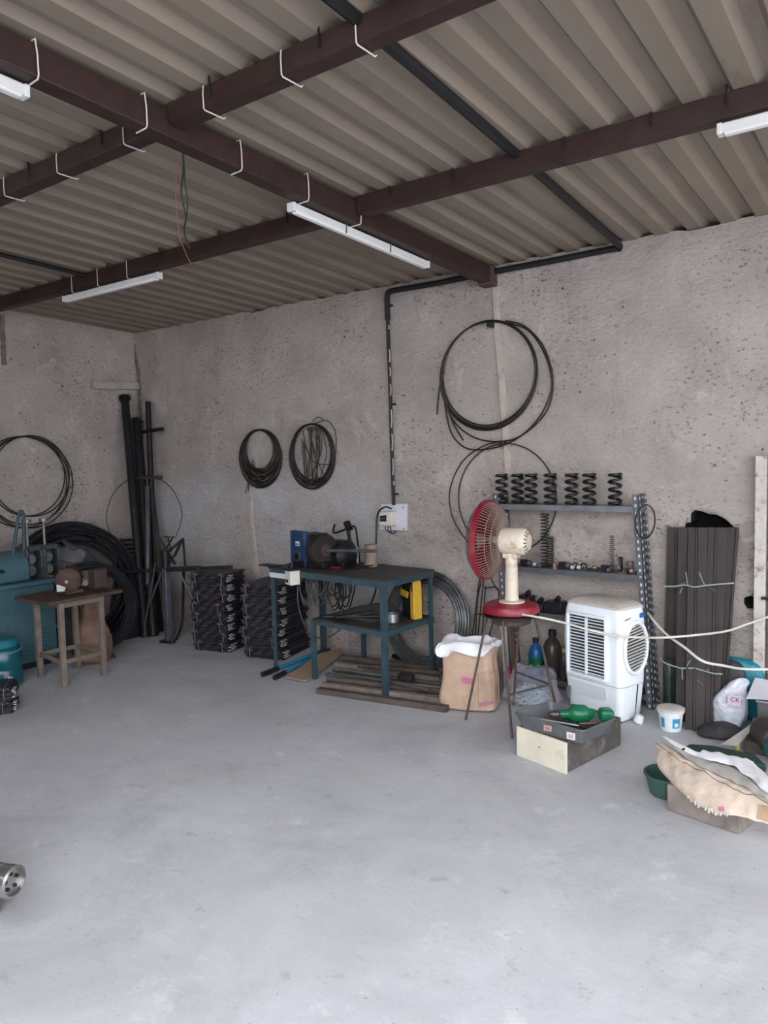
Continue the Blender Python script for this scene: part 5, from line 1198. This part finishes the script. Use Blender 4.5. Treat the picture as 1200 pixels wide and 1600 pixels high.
# ================================================================== RIGHT FOREGROUND
# pail
bc = fl(1048, 1139); t = thing('pail', 'small white plastic pail with blue print on the floor in front of the planks', 'pail', bc)
k = M(); k.lathe([(.052, 0), (.054, .004), (.064, .098), (.070, .099), (.070, .106), (.062, .108), (.058, .10), (.05, .01), (.01, .008)], bc, (0, 0, 1), 36); k.build('body', PAILW, t)
k = M(); k.lathe([(.066, .106), (.072, .108), (.072, .118), (.064, .122), (.02, .121)], bc, (0, 0, 1), 36); k.build('lid', mat('pail_lid', (.62, .58, .54), .6), t)
x_, y_, z_ = k.frame((0, 0, 1)); vd_ = (EYE-bc); vd_.z = 0; a_c = math.atan2(vd_.y, vd_.x)
for a0_, a1_ in ((a_c-.95, a_c-.55), (a_c+.15, a_c+.85)):
    k = M(); k.loft([[bc+Vector((math.cos(a0_+(a1_-a0_)*i/8)*rr_, math.sin(a0_+(a1_-a0_)*i/8)*rr_, z)) for z, rr_ in ((.022, .0572), (.075, .0628), (.075, .060), (.022, .0545))] for i in range(9)]); k.build('blue_print', PAILB, t)
k = M(); k.loft([[bc+Vector((math.cos(a_c+.35+.3*i/4)*rr_, math.sin(a_c+.35+.3*i/4)*rr_, z)) for z, rr_ in ((.030, .0590), (.05, .0612), (.05, .06), (.03, .058))] for i in range(5)]); k.build('white_print', PAILW, t)
k = M(); wc_ = fl(997, 1130); k.lathe([(.026, 0), (.027, .005), (.022, .035), (.014, .042)], wc_, (.35, 0, 1), 20); o_ = k.build('white_cup', WHITE); tag(o_, 'small white plastic cup upturned on the floor by the cooler', 'cup'); o_.location.z += .008
# cloth heap at planks foot
def heap(name, label, cat, c, ux_, uy_, prof_, m_, sq=.8, sd=1, amp=.03, n=30, sub=1):
    k = M(); k.loft(sack_rings(c, ux_, uy_, prof_, n, sq, sd, amp)); return tag(k.build(name, m_, None, 0, sub), label, cat)
heap('rag_heap', 'dark rag heap on the floor at the foot of the planks', 'rag', fl(1128, 1148), (.9, .43, 0), (-.43, .9, 0), [(.004, .13, .10, 0, 0), (.02, .13, .10, 0, 0), (.045, .10, .08, 0, 0), (.06, .05, .04, 0, 0)], CLOTHK, .9, 4, .03)
g0_ = Vector((-.845, 4.30, 0))
t = thing('carrier_bag', 'milky plastic carrier bag with blue lettering standing by the planks', 'bag', g0_)
k = M(); k.loft(sack_rings(g0_, (.95, .31, 0), (-.31, .95, 0), [(.004, .055, .045, 0, 0), (.03, .075, .055, 0, 0), (.10, .085, .06, 0, 0), (.18, .083, .05, .0, 0), (.225, .065, .03, .02, 0), (.26, .03, .012, .045, 0), (.285, .012, .006, .055, 0)], 34, .75, 12, .045)); k.build('film', FILMW, t, 0, 1)
k = M(); k.loft(sack_rings(g0_, (.95, .31, 0), (-.31, .95, 0), [(.01, .05, .04, 0, 0), (.04, .065, .045, .01, 0), (.09, .06, .04, .015, 0), (.12, .03, .02, .015, 0)], 20, .8, 14, .01)); k.build('contents', PAILB, t)
fd = (EYE-g0_); fd.z = 0; fd = fd.normalized(); rd = Vector((-fd.y, fd.x, 0))
Tm = Matrix((rd, Z, fd)).transposed().to_4x4(); Tm.translation = wl(1141, 1096, 4.215)
k = M(); k.slab([Tm @ Vector(v) for v in ((-.012, -.022, -.004), (.050, -.022, -.004), (.050, .033, -.004), (-.012, .033, -.004))], fd*.002); k.build('label_patch', mat('patch_pink', (.62, .50, .56), .5), t)
text_mesh('CK', .034, Tm, 'lettering', mat('ink_blue', (.04, .06, .28), .5), t)
heap('black_bag', 'black plastic bag behind the milky carrier bag', 'bag', Vector((-.90, 4.44, 0)), (1, 0, 0), (0, 1, 0), [(.004, .07, .04, 0, 0), (.12, .09, .05, 0, 0), (.25, .10, .05, .02, 0), (.31, .08, .04, .02, 0), (.335, .03, .015, .02, 0)], BLKBAG, .8, 17, .03)
heap('teal_bag', 'teal plastic bag lying behind the black bag at the foot of the wall post', 'bag', Vector((-.80, 4.47, 0)), (1, 0, 0), (0, 1, 0), [(.004, .08, .03, 0, 0), (.15, .10, .035, 0, 0), (.28, .10, .035, .0, 0), (.335, .09, .03, -.02, 0), (.355, .04, .015, -.04, 0)], TEALBAG, .7, 22, .02)
heap('dark_bag', 'dark greenish bag on the floor between the cooler and the planks', 'bag', Vector((-1.19, 4.43, 0)), (1, 0, 0), (0, 1, 0), [(.004, .04, .05, 0, 0), (.1, .045, .06, 0, 0), (.22, .045, .06, 0, 0), (.28, .04, .05, 0, 0), (.30, .02, .02, 0, 0)], mat('bag_greenish', (.05, .065, .06), .35, 0, .6, 14, .8), .8, 31, .03)
# dark crate with paper
t = thing('metal_crate', 'dark grey metal crate at the right edge under the sheet of paper', 'crate', Vector((-.60, 4.28, 0)))
k = M(); k.box((-.595, 4.31, .105), (.20, .24, .205)); k.build('body', mat('crate_grey', (.09, .09, .085), .6, .2, .4, 10), t, .006)
k = M(); k.box((-.595, 4.31, .21), (.21, .25, .012)); k.build('rim', mat('crate_rim', (.28, .28, .26), .5, .3), t, .003)
k = M(); k.grid(lambda u, v: (-.74+.26*u, 4.16+.24*v, .222+.05*(1-u)*v+.012*math.sin(3*u)), 8, 6, (0, 0, .0015)); tag(k.build('paper_sheet', PAPER), 'white sheet of paper lying on the dark metal crate', 'paper')
# teal motor
t = thing('pump_motor', 'dark pump motor with a teal body at the right edge', 'motor', Vector((-.60, 3.95, 0)))
k = M(); k.lathe([(.03, -.10), (.07, -.09), (.08, -.04), (.08, .06), (.06, .08)], Vector((-.60, 4.04, .085)), (.6, -.8, 0), 24); k.box((-.62, 4.06, .03), (.20, .14, .058)); k.build('casing', mat('casing_brown', (.07, .055, .05), .6, .2, .3), t, .005)
k = M(); k.lathe([(.03, -.08), (.06, -.07), (.068, -.02), (.068, .08), (.05, .10)], Vector((-.535, 3.90, .075)), (.5, -.85, .1), 24); k.build('teal_body', TEALX, t)
k = M(); k.slab([fl(1126, 1163, .06), fl(1172, 1134, .10), fl(1178, 1128, .12), fl(1172, 1142, .09), fl(1152, 1166, .05)], (.0, .01, -.004)); tag(k.build('torn_sack', LINERG), 'torn pale sack flap sticking up behind the dark green pad', 'sack')
k = M(); p = fl(1152, 1160, .035); k.lathe([(.012, 0), (.016, .02), (.012, .04)], p-Z*.034, (0, 0, 1), 14); tag(k.build('ochre_cap', OCHRE), 'small ochre cap beside the torn sack flap', 'cap')
# crate under sack
c1, c2, c3 = fl(1042, 1266), fl(1155, 1305), fl(1168, 1298)
ea = (c1-c2); ea.z = 0; La = ea.length; ea = ea.normalized(); eb = Vector((-ea.y, ea.x, 0)); eb = eb if eb.y > 0 else -eb
TK = basis(c2, ea, eb)
k = M(TK); k.box((La/2, .15, .058), (La, .30, .112)); tag(k.build('wooden_crate', WOODG, None, .004), 'low grey wooden crate under the pale empty sack', 'crate')
# green tub
tc_ = Vector((-.903, 3.318, 0)); t = thing('tub', 'shallow green plastic tub beside the wooden crate', 'tub', tc_)
k = M(); k.lathe([(.068, 0), (.074, .006), (.094, .085), (.100, .088), (.100, .096), (.091, .096), (.070, .014), (.01, .012)], tc_, (0, 0, 1), 36); k.build('bowl', GREENT, t)
# dark green pad
k = M(); q = [fl(1064, 1170, .235), fl(1078, 1162, .245), fl(1112, 1164, .245), fl(1180, 1178, .235), fl(1198, 1196, .225), fl(1150, 1188, .225)]
k.slab([p-Z*.03 for p in q], (0, 0, .03)); k.slab([Vector((p.x, p.y, .002)) for p in [q[0].lerp(q[3], .2), q[0].lerp(q[3], .5), q[3].lerp(q[4], .5), q[1].lerp(q[3], .5)]], (0, 0, .14)); tag(k.build('green_pad', GREEND, None, .004), 'dark green pad propped behind the pale empty sack', 'pad')
# pale empty sack draped on crate
t = thing('empty_sack', 'pale brown empty paper sack with a white lining lying on the wooden crate', 'sack', Vector((-.66, 3.16, .115)))
ltop = [(1036, 1156), (1068, 1167), (1100, 1174), (1130, 1180), (1162, 1184), (1185, 1203), (1216, 1230)]
llow = [(1036, 1158), (1075, 1182), (1110, 1193), (1142, 1200), (1168, 1218), (1190, 1238), (1218, 1256)]
glow = [(1034, 1160), (1070, 1186), (1105, 1206), (1140, 1222), (1168, 1234), (1194, 1250), (1219, 1260)]
fold = [(1022, 1160), (1058, 1184), (1095, 1206), (1130, 1224), (1162, 1238), (1196, 1252), (1220, 1262)]
fmid = [(1021, 1186), (1054, 1212), (1090, 1232), (1128, 1240), (1158, 1250), (1194, 1262), (1220, 1272)]
flow = [(1038, 1212), (1060, 1236), (1088, 1260), (1120, 1274), (1155, 1279), (1192, 1289), (1220, 1297)]
def along(pl_, z, n=30):
    pts_ = [fl(x_, y_, z if not isinstance(z, (list, tuple)) else z[i]) for i, (x_, y_) in enumerate(pl_)]
    sp = smooth_path(pts_, 5); return sp
ZT, ZG = .212, .216
c_top = along(ltop, ZT); c_low = along(llow, ZG); c_g = along(glow, .21); c_f = along(fold, .198); c_m = along(fmid, .162); c_b = along(flow, .112)
def wob(p, s1=.014, s2=.009): return p + mnoise.noise_vector(p*17)*s1 + mnoise.noise_vector(p*45)*s2
n_ = len(c_f); secs = []
for i in range(n_):
    a_, b_, m2, f_, g2, tp2 = c_b[i], c_b[i].lerp(c_m[i], .5), c_m[i], c_f[i], c_g[i].lerp(c_f[i], .3), c_top[i]
    inn = (tp2-a_); inn.z = 0; inn = inn.normalized()
    ring = [a_, b_-inn*.012, m2-inn*.010, f_-inn*.002, f_+Z*.003+inn*.006, c_g[i], c_low[i]-Z*.004, tp2-Z*.004, tp2+inn*.02-Z*.05, Vector((tp2.x, tp2.y, .1225)), a_.lerp(tp2, .4)*1, a_+inn*.02]
    ring[10].z = .1225; ring[11].z = max(.1225, 0)
    rr2 = []
    for j, p in enumerate(ring):
        q = wob(p) if j in (1, 2, 3, 4, 5, 6, 7) else p.copy()
        if j == 0: q = q + Z*.012*mnoise.noise(Vector((i*.9, 2, 0)))
        rr2.append(q)
    secs.append(rr2)
k = M(); k.loft(secs); bag2 = k.build('bag', SACKP, t, 0, 2)
def strip_mesh(A, B, lift, nv, m, nm, seed):
    g = []
    for j in range(nv+1):
        f = j/nv; g.append([A[i].lerp(B[i], f)+Z*(lift+.010*math.sin(PI*f)) + mnoise.noise_vector(A[i].lerp(B[i], f)*26+Vector((seed, 0, 0)))*.010 for i in range(n_)])
    k = M(); k.grid(lambda u, v: g[round(v*nv)][round(u*(n_-1))], n_-1, nv, (0, 0, .003)); return k.build(nm, m, t, 0, 1)
strip_mesh(c_low, c_top, .010, 6, LINER, 'white_lining', 1)
strip_mesh([c_g[i].lerp(c_low[i], .0) for i in range(n_)], c_low, .006, 4, LINERG, 'grey_lining', 5)
k = M(); k.tube([wob(p)+Z*.002-(c_top[i]-c_b[i]).normalized()*.004 for i, p in enumerate(c_f)], .0014, 5); k.build('fold_line', FOLDK, t)  # thin dark line drawn along the fold of the sack
decal(bag2, 'pink_print', ((1122, 1261), (1131, 1261), (1132, 1269), (1122, 1268)), PINK, t, 3, 3)
decal(bag2, 'brown_stain', ((1186, 1256), (1212, 1262), (1212, 1288), (1182, 1279)), mat('stain_brown', (.40, .27, .17), .8, 0, .3, 14), t, 4, 4)
k = M(); random.seed(81)
ii = [i for i in range(n_) if 8 <= i <= 17]
for i in ii:
    for f in (0, .3, .55, .8):
        if random.random() < .35: continue
        p = c_b[i].lerp(c_b[i+1], f)+Z*.020; q2 = p+Vector((random.uniform(-.008, .008), random.uniform(-.012, -.004), -random.uniform(.003, .018))); k.bar(p, q2, random.uniform(.003, .008), .003)
k.build('frayed_edge', mat('fray_cream', (.58, .52, .45), .8), t)

# ================================================================== machine roller at the left edge
rc_ = fl(22, 1378, .20); t = thing('chuck_roller', 'shiny steel chuck roller with a bolted end at the lower left edge', 'roller', rc_)
ar = Vector((.80, -.10, 0)); vdir = (EYE-rc_).normalized(); ar = (Vector((.93, .30, 0))).normalized()
R0 = .047
k = M(); k.lathe([(R0*.9, -.40), (R0*.9, -.075), (R0*1.03, -.07), (R0*1.03, -.052), (R0*.95, -.05), (R0*1.05, -.03), (R0*1.06, 0), (R0*.88, .004), (R0*.84, -.012), (.004, -.014)], rc_, ar, 32); k.build('cylinder', mat('chrome_worn', (.42, .41, .40), .25, .9, .25), t)
x_, y_, z_ = k.frame(ar)
for i in range(5):
    a = 2*PI*i/5+.3; k = M(); c_ = rc_+(x_*math.cos(a)+y_*math.sin(a))*.024-z_*.014; k.cyl(c_, c_+z_*.006, .006, None, 8); k.build('bolt', STEELB, t)
k = M(); q = rc_-ar*.33; k.box((q.x, q.y, .10), (.22, .30, .20)); k.box((q.x-.10, q.y-.05, .35), (.16, .24, .30)); k.build('base', STEELB, t, .01)
